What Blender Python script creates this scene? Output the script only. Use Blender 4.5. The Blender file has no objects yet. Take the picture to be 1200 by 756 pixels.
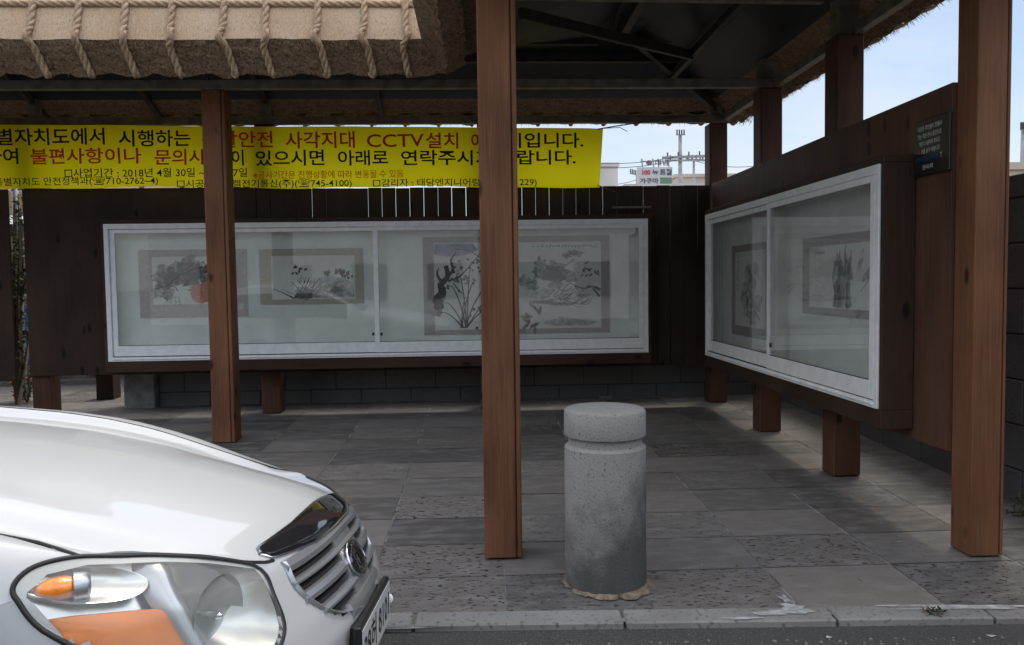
import bpy, bmesh, math, random
from mathutils import Vector, Matrix, noise
R = math.radians
sc = bpy.context.scene
COL = sc.collection
# ------------------------------------------------------------------ camera, sky, sun, exposure
cam_d = bpy.data.cameras.new('camera'); cam = bpy.data.objects.new('camera', cam_d); COL.objects.link(cam)
cam_d.sensor_width = 36; cam_d.lens = 27.9; cam_d.clip_start = .05; cam_d.clip_end = 2000
yaw, pitch, roll = R(2.46), R(2.9), R(.77)
Fv = Vector((math.sin(yaw)*math.cos(pitch), math.cos(yaw)*math.cos(pitch), -math.sin(pitch)))
Rv = Fv.cross(Vector((0, 0, 1))).normalized(); Uv = Rv.cross(Fv)
R2 = Rv*math.cos(roll) - Uv*math.sin(roll); U2 = Uv*math.cos(roll) + Rv*math.sin(roll)
m = Matrix((R2, U2, -Fv)).transposed().to_4x4(); m.translation = (0, 0, 1.6)
cam.matrix_world = m
sc.camera = cam
SUN_DIR = Vector((.20, .28, 1.0)).normalized()           # towards the sun: behind the shelter, high, to the right
elev = math.asin(SUN_DIR.z); az = math.atan2(SUN_DIR.x, SUN_DIR.y)
SKY_FILL = (3.95, 3.55, 3.1)
w = bpy.data.worlds.new('World'); sc.world = w; w.use_nodes = True
nt = w.node_tree; nt.nodes.clear()
out = nt.nodes.new('ShaderNodeOutputWorld'); bg = nt.nodes.new('ShaderNodeBackground'); bg.inputs[1].default_value = .13
sky = nt.nodes.new('ShaderNodeTexSky'); sky.sky_type = 'NISHITA'; sky.sun_disc = False
sky.sun_elevation = elev; sky.sun_rotation = az; sky.air_density = 1.0; sky.dust_density = 1.5; sky.ozone_density = 1.5
tc = nt.nodes.new('ShaderNodeTexCoord'); mp = nt.nodes.new('ShaderNodeMapping'); mp.inputs['Scale'].default_value = (1, 1, 2.6)
n1 = nt.nodes.new('ShaderNodeTexNoise'); n1.inputs['Scale'].default_value = 2.3; n1.inputs['Detail'].default_value = 7; n1.inputs['Roughness'].default_value = .58
cr = nt.nodes.new('ShaderNodeValToRGB'); cr.color_ramp.elements[0].position = .38; cr.color_ramp.elements[0].color = (.06, .06, .06, 1)
cr.color_ramp.elements[1].position = .68; cr.color_ramp.elements[1].color = (.95, .95, .95, 1)
mx = nt.nodes.new('ShaderNodeMix'); mx.data_type = 'RGBA'; mx.inputs[7].default_value = (5.2, 5.5, 5.9, 1)
L = nt.links.new
L(tc.outputs['Generated'], mp.inputs[0]); L(mp.outputs[0], n1.inputs['Vector']); L(n1.outputs['Fac'], cr.inputs[0])
L(cr.outputs[0], mx.inputs[0]); L(sky.outputs[0], mx.inputs[6])
# unseen sky above the frame, brightened mid-height to add light under the roof
sz = nt.nodes.new('ShaderNodeSeparateXYZ'); L(tc.outputs['Generated'], sz.inputs[0])
zr = nt.nodes.new('ShaderNodeMapRange'); zr.interpolation_type = 'SMOOTHSTEP'; zr.inputs[1].default_value = .30; zr.inputs[2].default_value = .60; L(sz.outputs['Z'], zr.inputs[0])
zm = nt.nodes.new('ShaderNodeMix'); zm.data_type = 'RGBA'; zm.inputs[6].default_value = (1.02, 1.0, .97, 1); zm.inputs[7].default_value = (*SKY_FILL, 1); zd = nt.nodes.new('ShaderNodeMapRange'); zd.interpolation_type = 'SMOOTHSTEP'; zd.inputs[1].default_value = .68; zd.inputs[2].default_value = .92; zd.inputs[3].default_value = 1.0; zd.inputs[4].default_value = .30; L(sz.outputs['Z'], zd.inputs[0])
zp = nt.nodes.new('ShaderNodeMath'); zp.operation = 'MULTIPLY'; L(zr.outputs[0], zp.inputs[0]); L(zd.outputs[0], zp.inputs[1]); L(zp.outputs[0], zm.inputs[0])
vm = nt.nodes.new('ShaderNodeVectorMath'); vm.operation = 'MULTIPLY'; L(mx.outputs[2], vm.inputs[0]); L(zm.outputs[2], vm.inputs[1]); L(vm.outputs[0], bg.inputs[0]); L(bg.outputs[0], out.inputs[0])
sun_d = bpy.data.lights.new('sun', 'SUN'); sun_d.energy = 1.25; sun_d.angle = R(10); sun_d.color = (1, .95, .88)
sun = bpy.data.objects.new('sun', sun_d); COL.objects.link(sun); sun.rotation_euler = SUN_DIR.to_track_quat('Z', 'Y').to_euler()
sc.view_settings.view_transform = 'Standard'; sc.view_settings.look = 'None'; sc.view_settings.gamma = 1
sc.view_settings.use_curve_mapping = False; sc.view_settings.exposure = .36
sc.cycles.max_bounces = 8; sc.cycles.transparent_max_bounces = 16; sc.cycles.caustics_reflective = False; sc.cycles.caustics_refractive = False

# ------------------------------------------------------------------ materials
def mat(name, col, rough=.7, spec=.4, metal=0, nscale=0, namt=.15, bump=0, bscale=60, coat=0, stretch=(1, 1, 1), detail=6, col2=None, lo=.35, hi=.65):
    M = bpy.data.materials.new(name); M.use_nodes = True; t = M.node_tree; b = t.nodes['Principled BSDF']
    b.inputs['Base Color'].default_value = (*col, 1); b.inputs['Roughness'].default_value = rough
    b.inputs['Specular IOR Level'].default_value = spec; b.inputs['Metallic'].default_value = metal; b.inputs['Coat Weight'].default_value = coat
    if coat: b.inputs['Coat Roughness'].default_value = .03
    tcn = t.nodes.new('ShaderNodeTexCoord'); mpn = t.nodes.new('ShaderNodeMapping'); mpn.inputs['Scale'].default_value = stretch
    t.links.new(tcn.outputs['Object'], mpn.inputs[0])
    if nscale:
        n = t.nodes.new('ShaderNodeTexNoise'); n.inputs['Scale'].default_value = nscale; n.inputs['Detail'].default_value = detail
        t.links.new(mpn.outputs[0], n.inputs['Vector'])
        r = t.nodes.new('ShaderNodeValToRGB'); r.color_ramp.elements[0].position = lo; r.color_ramp.elements[1].position = hi
        c2 = col2 or tuple(min(1, c*(1+namt)) for c in col); c1 = col if col2 else tuple(c*(1-namt) for c in col)
        r.color_ramp.elements[0].color = (*c1, 1); r.color_ramp.elements[1].color = (*c2, 1)
        t.links.new(n.outputs['Fac'], r.inputs[0]); t.links.new(r.outputs[0], b.inputs['Base Color'])
    if bump:
        n2 = t.nodes.new('ShaderNodeTexNoise'); n2.inputs['Scale'].default_value = bscale; n2.inputs['Detail'].default_value = 5
        t.links.new(mpn.outputs[0], n2.inputs['Vector'])
        bn = t.nodes.new('ShaderNodeBump'); bn.inputs['Strength'].default_value = bump; bn.inputs['Distance'].default_value = .01
        t.links.new(n2.outputs['Fac'], bn.inputs['Height']); t.links.new(bn.outputs[0], b.inputs['Normal'])
    return M

def mix_rgb(t, fac, a, b_, mode='MIX'):
    x = t.nodes.new('ShaderNodeMix'); x.data_type = 'RGBA'; x.blend_type = mode
    for sock, v in ((0, fac), (6, a), (7, b_)):
        if isinstance(v, (int, float)): x.inputs[sock].default_value = v
        elif isinstance(v, tuple): x.inputs[sock].default_value = (*v, 1)
        else: t.links.new(v, x.inputs[sock])
    return x.outputs[2]

def wood(name, c1, c2, axis=2, rough=.62, knots=True):
    M = bpy.data.materials.new(name); M.use_nodes = True; t = M.node_tree; b = t.nodes['Principled BSDF']; lk = t.links.new
    b.inputs['Roughness'].default_value = rough; b.inputs['Specular IOR Level'].default_value = .16
    tcn = t.nodes.new('ShaderNodeTexCoord')
    def mapped(s_cross, s_along):
        q = t.nodes.new('ShaderNodeMapping'); s = [s_cross]*3; s[axis] = s_along; q.inputs['Scale'].default_value = s
        lk(tcn.outputs['Object'], q.inputs[0]); return q.outputs[0]
    def nz(vec, scale, det=5, dist=0):
        n = t.nodes.new('ShaderNodeTexNoise'); n.inputs['Scale'].default_value = scale; n.inputs['Detail'].default_value = det
        n.inputs['Distortion'].default_value = dist; lk(vec, n.inputs['Vector']); return n.outputs['Fac']
    def ramp(v, p0, p1, a=(0, 0, 0), c=(1, 1, 1)):
        r = t.nodes.new('ShaderNodeValToRGB'); r.color_ramp.elements[0].position = p0; r.color_ramp.elements[1].position = p1
        r.color_ramp.elements[0].color = (*a, 1); r.color_ramp.elements[1].color = (*c, 1); lk(v, r.inputs[0]); return r.outputs[0]
    grain = nz(mapped(60, 1.6), 1.0, 6, .6); fine = nz(mapped(260, 5), 1.0, 3); big = nz(mapped(2.2, .9), 1.0, 4)
    col = ramp(grain, .3, .7, c1, c2)
    col = mix_rgb(t, ramp(fine, .32, .52, (.65, .65, .65), (0, 0, 0)), col, tuple(c*.45 for c in c1))
    col = mix_rgb(t, .55, col, ramp(big, .3, .72, tuple(c*.62 for c in c1), tuple(c*1.25 for c in c2)), 'MIX')
    hgt = grain
    if knots:
        v = t.nodes.new('ShaderNodeTexVoronoi'); v.inputs['Scale'].default_value = 1.0; v.feature = 'F1'
        lk(mapped(5.5, 2.4), v.inputs['Vector'])
        col = mix_rgb(t, ramp(v.outputs['Distance'], .09, .17, (.85, .85, .85), (0, 0, 0)), col, tuple(c*.22 for c in c1))
    lk(col, b.inputs['Base Color'])
    bn = t.nodes.new('ShaderNodeBump'); bn.inputs['Strength'].default_value = .35; bn.inputs['Distance'].default_value = .004
    ad = t.nodes.new('ShaderNodeMath'); ad.operation = 'ADD'; lk(hgt, ad.inputs[0]); lk(fine, ad.inputs[1])
    lk(ad.outputs[0], bn.inputs['Height']); lk(bn.outputs[0], b.inputs['Normal'])
    return M

def glass(name, tint=(.93, .97, .95), ior=1.5, haze=0, boost=1.0):
    M = bpy.data.materials.new(name); M.use_nodes = True; t = M.node_tree; t.nodes.clear(); lk = t.links.new
    o = t.nodes.new('ShaderNodeOutputMaterial'); tr = t.nodes.new('ShaderNodeBsdfTransparent'); tr.inputs[0].default_value = (*tint, 1)
    gl = t.nodes.new('ShaderNodeBsdfGlossy'); gl.inputs['Roughness'].default_value = .0
    fr = t.nodes.new('ShaderNodeFresnel'); bf = t.nodes.new('ShaderNodeNewGeometry'); im = t.nodes.new('ShaderNodeMapRange'); im.inputs[3].default_value = ior; im.inputs[4].default_value = 1/ior; lk(bf.outputs['Backfacing'], im.inputs[0]); lk(im.outputs[0], fr.inputs[0])
    mu = t.nodes.new('ShaderNodeMath'); mu.operation = 'MULTIPLY'; mu.inputs[1].default_value = boost; mu.use_clamp = True; lk(fr.outputs[0], mu.inputs[0])
    mxn = t.nodes.new('ShaderNodeMixShader'); lk(mu.outputs[0], mxn.inputs[0]); lk(tr.outputs[0], mxn.inputs[1]); lk(gl.outputs[0], mxn.inputs[2])
    last = mxn.outputs[0]
    if haze:
        d = t.nodes.new('ShaderNodeBsdfDiffuse'); d.inputs[0].default_value = (.8, .82, .8, 1)
        tcn = t.nodes.new('ShaderNodeTexCoord'); n = t.nodes.new('ShaderNodeTexNoise'); n.inputs['Scale'].default_value = 6; n.inputs['Detail'].default_value = 5
        lk(tcn.outputs['Object'], n.inputs['Vector'])
        r = t.nodes.new('ShaderNodeMath'); r.operation = 'MULTIPLY'; r.inputs[1].default_value = haze*2; lk(n.outputs['Fac'], r.inputs[0])
        m2 = t.nodes.new('ShaderNodeMixShader'); lk(r.outputs[0], m2.inputs[0]); lk(last, m2.inputs[1]); lk(d.outputs[0], m2.inputs[2]); last = m2.outputs[0]
    lk(last, o.inputs[0])
    return M

def ink(name, col, alpha=1, nscale=25, amin=.2):
    M = bpy.data.materials.new(name); M.use_nodes = True; t = M.node_tree; b = t.nodes['Principled BSDF']; lk = t.links.new
    b.inputs['Base Color'].default_value = (*col, 1); b.inputs['Roughness'].default_value = .9; b.inputs['Specular IOR Level'].default_value = .1
    if alpha < 1:
        tcn = t.nodes.new('ShaderNodeTexCoord'); n = t.nodes.new('ShaderNodeTexNoise'); n.inputs['Scale'].default_value = nscale; n.inputs['Detail'].default_value = 5
        lk(tcn.outputs['Object'], n.inputs['Vector'])
        r = t.nodes.new('ShaderNodeValToRGB'); r.color_ramp.elements[0].position = .32; r.color_ramp.elements[1].position = .68
        r.color_ramp.elements[0].color = (amin*alpha,)*3+(1,); r.color_ramp.elements[1].color = (alpha,)*3+(1,)
        lk(n.outputs['Fac'], r.inputs[0]); lk(r.outputs[0], b.inputs['Alpha'])
    return M

# ------------------------------------------------------------------ mesh helpers
class MB:
    def __init__(s): s.v = []; s.f = []; s.mi = []; s.cm = 0
    def add(s, vs, fs):
        o = len(s.v); s.v += [tuple(p) for p in vs]; s.f += [tuple(i+o for i in f) for f in fs]; s.mi += [s.cm]*len(fs)
    def box(s, x0, x1, y0, y1, z0, z1):
        s.add([(x, y, z) for z in (z0, z1) for y in (y0, y1) for x in (x0, x1)],
              [(0, 2, 3, 1), (4, 5, 7, 6), (0, 1, 5, 4), (2, 6, 7, 3), (0, 4, 6, 2), (1, 3, 7, 5)])
    def bar(s, a, b, wd, ht):                                # beam with rectangular section between two points
        a = Vector(a); b = Vector(b); d = (b-a).normalized()
        up = Vector((0, 0, 1)) if abs(d.z) < .95 else Vector((0, 1, 0))
        sx = d.cross(up).normalized()*wd/2; sz = sx.cross(d).normalized()*ht/2
        c = [a-sx-sz, a+sx-sz, a+sx+sz, a-sx+sz, b-sx-sz, b+sx-sz, b+sx+sz, b-sx+sz]
        s.add(c, [(0, 1, 2, 3), (7, 6, 5, 4), (0, 4, 5, 1), (1, 5, 6, 2), (2, 6, 7, 3), (3, 7, 4, 0)])
    def grid(s, P, closed=False):                            # P[i][j]
        n = len(P); k = len(P[0]); vs = [p for r in P for p in r]; fs = []
        for i in range(n-1):
            for j in range(k if closed else k-1):
                j2 = (j+1) % k; fs.append((i*k+j, i*k+j2, (i+1)*k+j2, (i+1)*k+j))
        s.add(vs, fs)
    def tube(s, pts, r, seg=8, cap=True, closed=False):
        pts = [Vector(p) for p in pts]; n = len(pts); rr = r if isinstance(r, (list, tuple)) else [r]*n
        rows = []; prev = None
        for i, p in enumerate(pts):
            if closed: d = pts[(i+1) % n]-pts[i-1]
            else: d = pts[min(i+1, n-1)]-pts[max(i-1, 0)]
            d = d.normalized() if d.length > 1e-9 else Vector((0, 0, 1))
            if prev is None:
                u = d.cross(Vector((0, 0, 1)) if abs(d.z) < .9 else Vector((1, 0, 0))).normalized()
            else:
                u = (prev-d*prev.dot(d)); u = u.normalized() if u.length > 1e-6 else d.cross(Vector((0, 0, 1))).normalized()
            prev = u; v = d.cross(u)
            rows.append([p+(u*math.cos(2*math.pi*k/seg)+v*math.sin(2*math.pi*k/seg))*rr[i] for k in range(seg)])
        if closed: rows.append(rows[0])
        o = len(s.v); s.grid(rows, True)
        if cap and not closed:
            s.f.append(tuple(o+k for k in range(seg))[::-1]); s.f.append(tuple(o+(n-1)*seg+k for k in range(seg))); s.mi += [s.cm]*2
    def lathe(s, prof, c, seg=48):
        rows = [[(c[0]+r*math.cos(2*math.pi*k/seg), c[1]+r*math.sin(2*math.pi*k/seg), c[2]+z) for k in range(seg)] for r, z in prof]
        s.grid(rows, True)
    def ellipsoid(s, c, ax, seg=16, rings=10):               # ax: three half-axis vectors
        c = Vector(c); ax = [Vector(a) for a in ax]
        rows = [[c+ax[0]*math.sin(t)*math.cos(p)+ax[1]*math.sin(t)*math.sin(p)+ax[2]*math.cos(t)
                 for p in [2*math.pi*k/seg for k in range(seg)]] for t in [max(.01, min(math.pi-.01, math.pi*i/rings)) for i in range(rings+1)]]
        s.grid(rows, True)
    def build(s, name, mats, parent=None, bevel=0, smooth=False, angle=None, attr=None):
        me = bpy.data.meshes.new(name)
        off = Vector(OFFSET.get(parent.as_pointer(), (0, 0, 0))) if parent else Vector((0, 0, 0))
        me.from_pydata([tuple(Vector(p)-off) for p in s.v], [], s.f)
        for mm in (mats if isinstance(mats, (list, tuple)) else [mats]): me.materials.append(mm)
        me.polygons.foreach_set('material_index', s.mi)
        if bevel or s.v:
            bm = bmesh.new(); bm.from_mesh(me)
            if bevel:
                es = [e for e in bm.edges if len(e.link_faces) == 2 and e.calc_face_angle(0) > .5]
                bmesh.ops.bevel(bm, geom=es, offset=bevel, segments=1, affect='EDGES', clamp_overlap=True)
            if not attr: bmesh.ops.recalc_face_normals(bm, faces=bm.faces)
            bm.to_mesh(me); bm.free()
        if smooth:
            me.shade_smooth() if hasattr(me, 'shade_smooth') else None
            if angle: me.set_sharp_from_angle(angle=R(angle))
        if attr:
            a = me.attributes.new(attr[0], 'FLOAT_COLOR', 'FACE')
            a.data.foreach_set('color', [c for q in attr[1] for c in q])
        o = bpy.data.objects.new(name, me); COL.objects.link(o)
        if parent: o.parent = parent; OFFSET[o.as_pointer()] = off
        return o
OFFSET = {}
def thing(name, label, cat, loc, group=None, rot=None):
    o = bpy.data.objects.new(name, None); COL.objects.link(o); o.location = loc; o.empty_display_size = .2
    o['label'] = label; o['category'] = cat
    if group: o['group'] = group
    if rot is not None: o.rotation_euler = rot; OFFSET[o.as_pointer()] = (0, 0, 0)
    else: OFFSET[o.as_pointer()] = tuple(loc)
    return o
def tag(o, label=None, cat=None, group=None, kind=None):
    for k, v in (('label', label), ('category', cat), ('group', group), ('kind', kind)):
        if v: o[k] = v
    return o
def lerp(x, xs, ys):
    if x <= xs[0]: return ys[0]
    for i in range(len(xs)-1):
        if x <= xs[i+1]: return ys[i]+(ys[i+1]-ys[i])*(x-xs[i])/(xs[i+1]-xs[i])
    return ys[-1]
def spline(pts, n):                                          # Catmull-Rom through points
    P = [Vector(p) for p in pts]; P = [P[0]*2-P[1]]+P+[P[-1]*2-P[-2]]; outp = []
    for i in range(1, len(P)-2):
        for k in range(n):
            t = k/n; a, b, c, d = P[i-1:i+3]
            outp.append(.5*((2*b)+(c-a)*t+(2*a-5*b+4*c-d)*t*t+(3*b-a-3*c+d)*t**3))
    outp.append(P[-2]); return outp
def text_mesh(body, bold=0, shear=0):
    cu = bpy.data.curves.new('lettering', 'FONT'); cu.body = body; cu.offset = bold; cu.shear = shear; cu.resolution_u = 3
    o = bpy.data.objects.new('lettering', cu); COL.objects.link(o); bpy.context.view_layer.update()
    me = bpy.data.meshes.new_from_object(o.evaluated_get(bpy.context.evaluated_depsgraph_get()))
    v = [tuple(p.co) for p in me.vertices]; f = [tuple(p.vertices) for p in me.polygons]
    bpy.data.objects.remove(o); bpy.data.curves.remove(cu); bpy.data.meshes.remove(me); return v, f
def put_text(mb, body, fn, u0, u1, v0, v1, bold=0):          # fit the word into a rectangle of (u, v) and map it by fn
    v, f = text_mesh(body, bold)
    xs = [p[0] for p in v]; ys = [p[1] for p in v]; ax, bx, ay, by = min(xs), max(xs), min(ys), max(ys)
    mb.add([fn(u0+(p[0]-ax)/(bx-ax)*(u1-u0), v0+(p[1]-ay)/(by-ay)*(v1-v0)) for p in v], f)

rnd = random.Random(7)
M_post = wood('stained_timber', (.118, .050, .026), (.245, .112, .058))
M_post_d = wood('shade_toned_timber', (.062, .029, .018), (.118, .056, .036))  # same timber as the other posts, shade of back and right put into its colour
M_panel = wood('dark_stained_board', (.036, .021, .014), (.062, .037, .025))
M_panel_x = wood('dark_stained_rail', (.040, .022, .014), (.070, .039, .026), axis=0)
M_panel_y = wood('side_stained_board', (.076, .036, .022), (.130, .063, .040), axis=2)
M_steel = mat('weathered_brown_steel', (.17, .142, .115), .55, .4, .15, 9, .3, .1, 80)
M_steel_d = mat('shade_toned_steel', (.045, .036, .030), .6, .3, 0, 9, .3)  # same steel as the beams, coloured darker for the shade under the roof
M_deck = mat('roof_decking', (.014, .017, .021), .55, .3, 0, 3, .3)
M_alu = mat('white_aluminium', (.82, .83, .82), .42, .5, 0, 14, .06)
M_seal = mat('black_rubber', (.012, .012, .013), .5, .4)
M_back = mat('pale_backing', (.87, .88, .85), .85, .2, 0, 3, .05)
M_glass = glass('case_glass', (.965, .98, .972), 1.52, .045, 1.55)

# ------------------------------------------------------------------ ground
def road_z(y): return -.035 if y > 3.53 else min(.075, -.035+.027*(3.53-y))
M_asph = bpy.data.materials.new('asphalt'); M_asph.use_nodes = True
def speckle(M, base, nodes):
    """base tone with several noise layers: (scale, lo, hi, colour, fac, stretch)"""
    t = M.node_tree; b = t.nodes['Principled BSDF']; tcn = t.nodes.new('ShaderNodeTexCoord'); c = base
    for sca, lo, hi, col, fac, st in nodes:
        q = t.nodes.new('ShaderNodeMapping'); q.inputs['Scale'].default_value = st; t.links.new(tcn.outputs['Object'], q.inputs[0])
        n = t.nodes.new('ShaderNodeTexNoise'); n.inputs['Scale'].default_value = sca; n.inputs['Detail'].default_value = 4; t.links.new(q.outputs[0], n.inputs['Vector'])
        r = t.nodes.new('ShaderNodeMapRange'); r.inputs[1].default_value = lo; r.inputs[2].default_value = hi; r.inputs[4].default_value = fac; t.links.new(n.outputs['Fac'], r.inputs[0])
        c = mix_rgb(t, r.outputs[0], c, col)
    t.links.new(c, b.inputs['Base Color']); return t, b, tcn
t, b, tcn = speckle(M_asph, (.052, .050, .048), [(90, .52, .66, (.15, .145, .14), .8, (1, 1, 1)), (120, .56, .68, (.012, .012, .012), .8, (1, 1, 1)), (1.3, .4, .7, (.075, .072, .068), .6, (1, 1, 1))])
b.inputs['Roughness'].default_value = .85
nn = t.nodes.new('ShaderNodeTexNoise'); nn.inputs['Scale'].default_value = 95; nn.inputs['Detail'].default_value = 3; t.links.new(tcn.outputs['Object'], nn.inputs['Vector'])
bn = t.nodes.new('ShaderNodeBump'); bn.inputs['Strength'].default_value = .7; bn.inputs['Distance'].default_value = .012; t.links.new(nn.outputs['Fac'], bn.inputs['Height']); t.links.new(bn.outputs[0], b.inputs['Normal'])
mb = MB(); ys = [-300, -40, -10, -.545, 1, 2, 3, 3.53, 3.9]
mb.grid([[(x, y, road_z(y)) for x in (-300, -20, 0, 20, 300)] for y in ys]); tag(mb.build('road', M_asph), kind='structure')
M_earth = mat('bare_earth', (.14, .12, .09), .95, .2, 0, .8, .25, .4, 20)
mb = MB(); mb.grid([[(x, y, z) for x in (-300, -30, 0, 30, 300)] for y, z in ((3.9, -.06), (14, .1), (300, .1))]); tag(mb.build('ground', M_earth), kind='structure')

def floor_z(y): return .022*(y-4.1)
M_slab = bpy.data.materials.new('basalt_slab'); M_slab.use_nodes = True
t = M_slab.node_tree; b = t.nodes['Principled BSDF']; lk = t.links.new; b.inputs['Roughness'].default_value = .78; b.inputs['Specular IOR Level'].default_value = .3
at = t.nodes.new('ShaderNodeAttribute'); at.attribute_name = 'tone'; sp = t.nodes.new('ShaderNodeSeparateColor'); lk(at.outputs['Color'], sp.inputs[0])
tcn = t.nodes.new('ShaderNodeTexCoord')
def nzt(scale, st=(1, 1, 1), det=5):
    q = t.nodes.new('ShaderNodeMapping'); q.inputs['Scale'].default_value = st; lk(tcn.outputs['Object'], q.inputs[0])
    n = t.nodes.new('ShaderNodeTexNoise'); n.inputs['Scale'].default_value = scale; n.inputs['Detail'].default_value = det; lk(q.outputs[0], n.inputs['Vector']); return n.outputs['Fac']
def mr(v, a, c, lo=0., hi=1.):
    r = t.nodes.new('ShaderNodeMapRange'); r.inputs[1].default_value = a; r.inputs[2].default_value = c; r.inputs[3].default_value = lo; r.inputs[4].default_value = hi; lk(v, r.inputs[0]); return r.outputs[0]
base = mix_rgb(t, sp.outputs[0], (.078, .073, .069), (.245, .224, .198))
base = mix_rgb(t, sp.outputs[2], base, (.225, .19, .155))
base = mix_rgb(t, mr(nzt(1.1), .35, .7, 0, .45), base, (.14, .133, .127))
base = mix_rgb(t, mr(nzt(5, (1, 2.5, 1)), .45, .75, 0, .5), base, (.29, .275, .255))
base = mix_rgb(t, mr(nzt(180, det=2), .5, .7, 0, .35), base, (.05, .05, .05))
pn = nzt(25, (1, 2.2, 1), 3); pits = mr(pn, .59, .64)
mul = t.nodes.new('ShaderNodeMath'); mul.operation = 'MULTIPLY'; lk(pits, mul.inputs[0]); lk(sp.outputs[1], mul.inputs[1])
base = mix_rgb(t, mul.outputs[0], base, (.024, .022, .021)); lk(base, b.inputs['Base Color'])
bn = t.nodes.new('ShaderNodeBump'); bn.inputs['Strength'].default_value = .5; bn.inputs['Distance'].default_value = .012; bn.invert = True
lk(mul.outputs[0], bn.inputs['Height'])
bn2 = t.nodes.new('ShaderNodeBump'); bn2.inputs['Strength'].default_value = .25; bn2.inputs['Distance'].default_value = .006; lk(nzt(60), bn2.inputs['Height']); lk(bn.outputs[0], bn2.inputs['Normal']); lk(bn2.outputs[0], b.inputs['Normal'])
M_joint = mat('joint_mortar', (.26, .25, .235), .95, .1, 0, 8, .5)
mb = MB(); mb.grid([[(x, y, floor_z(y)-.004) for x in (-14, -5, 0, 3, 5)] for y in (3.66, 9, 15)]); tag(mb.build('paving_bed', M_joint), kind='structure')
mb = MB(); tones = []
over = {(0, 0): (.12, .8, 0), (1, 0): (.42, .8, .25), (2, 0): (.75, .0, .35), (3, 0): (.22, 1, 0), (-1, 0): (.4, 1, .15), (-2, 0): (.35, 1, .1), (-1, 1): (.42, 1, .15), (-2, 1): (.38, .6, .1), (1, 1): (.5, .1, .15), (0, 1): (.48, 0, .15), (2, 1): (.42, .9, .25), (3, 1): (.55, .2, .1)}
for j in range(0, 22):
    y0 = 3.745+.508*j; y1 = y0+.508
    for i in range(-18, 6):
        x0 = .125+.715*i+rnd.uniform(-.006, .006); x1 = .125+.715*(i+1); g = .0035+rnd.random()*.002
        if j == 0: y0b = 3.70
        else: y0b = y0+g
        z = rnd.uniform(-.0015, .0015)
        mb.add([(x0+g, y0b, floor_z(y0b)+z), (x1-g, y0b, floor_z(y0b)+z), (x1-g, y1-g, floor_z(y1)+z), (x0+g, y1-g, floor_z(y1)+z)], [(0, 1, 2, 3)])
        q = over.get((i, j)) or (rnd.choice((.05, .22, .35, .5, .62, .8))+rnd.uniform(-.06, .06), rnd.choice((0, 0, .15, .5, 1)), rnd.choice((0, .1, .2, .35)))
        tones.append((*q, 1))
tag(mb.build('paving', M_slab, attr=('tone', tones)), kind='structure')
# kerb line of worn stones, turned a little against the paving
M_kerb = bpy.data.materials.new('kerb_stone'); M_kerb.use_nodes = True
t, b, _ = speckle(M_kerb, (.235, .228, .215), [(3, .45, .7, (.31, .30, .285), .7, (1, 1, 1)), (40, .55, .7, (.08, .078, .072), .8, (1, 1, 1)), (1.2, .5, .7, (.17, .145, .12), .7, (1, 1, 1))]); b.inputs['Roughness'].default_value = .85
mb = MB(); ka = R(-2.6); x = -9.
while x < 6:
    ln = rnd.choice((.98, 1.0, .74, .6)); d = Vector((math.cos(ka), math.sin(ka), 0)); n = Vector((-d.y, d.x, 0))
    o = Vector((-.19, 3.665, 0)); a = o+d*(x+.006); c = o+d*(x+ln-.006); za = rnd.uniform(-.002, .002)
    P = [a, c, c+n*.148, a+n*.148]
    mb.add([(p.x, p.y, -.2) for p in P]+[(p.x, p.y, za+(.000 if k < 2 else .0008)) for k, p in enumerate(P)], [(3, 2, 1, 0), (4, 5, 6, 7), (0, 1, 5, 4), (1, 2, 6, 5), (2, 3, 7, 6), (3, 0, 4, 7)])
    x += ln
tag(mb.build('kerb', M_kerb, bevel=.008), kind='structure')
M_paint = ink('spilt_white_paint', (.56, .56, .54), .95, 14, .25)
def splat(mb, cx, cy, rx, ry, z, n=26, jag=.35, ang=0):
    o = [(cx, cy, z)]
    for k in range(n):
        a = 2*math.pi*k/n; q = 1+jag*noise.noise(Vector((math.cos(a)*1.7+cx*5, math.sin(a)*1.7+cy*5, n*.13)))*1.8
        dx, dy = rx*q*math.cos(a), ry*q*math.sin(a)
        o.append((cx+dx*math.cos(ang)-dy*math.sin(ang), cy+dx*math.sin(ang)+dy*math.cos(ang), z))
    mb.add(o, [(0, 1+k, 1+(k+1) % n) for k in range(n)])
mb = MB(); splat(mb, 1.50, 3.72, .05, .055, .0085, ang=.3, jag=.5); splat(mb, 1.44, 3.665, .13, .035, .006, jag=.5); splat(mb, 1.22, 3.615, .12, .012, .0065, jag=.5); splat(mb, 2.36, 3.66, .34, .028, .0065, ang=-.05, jag=.5); splat(mb, 1.51, 3.80, .022, .06, .0085, ang=.2, jag=.4)
tag(mb.build('paint_stain', M_paint), kind='structure')
mb = MB(); M_lit = mat('mortar_stain', (.215, .170, .118), .95, .1, 0, 30, .35, .8, 60)

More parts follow.
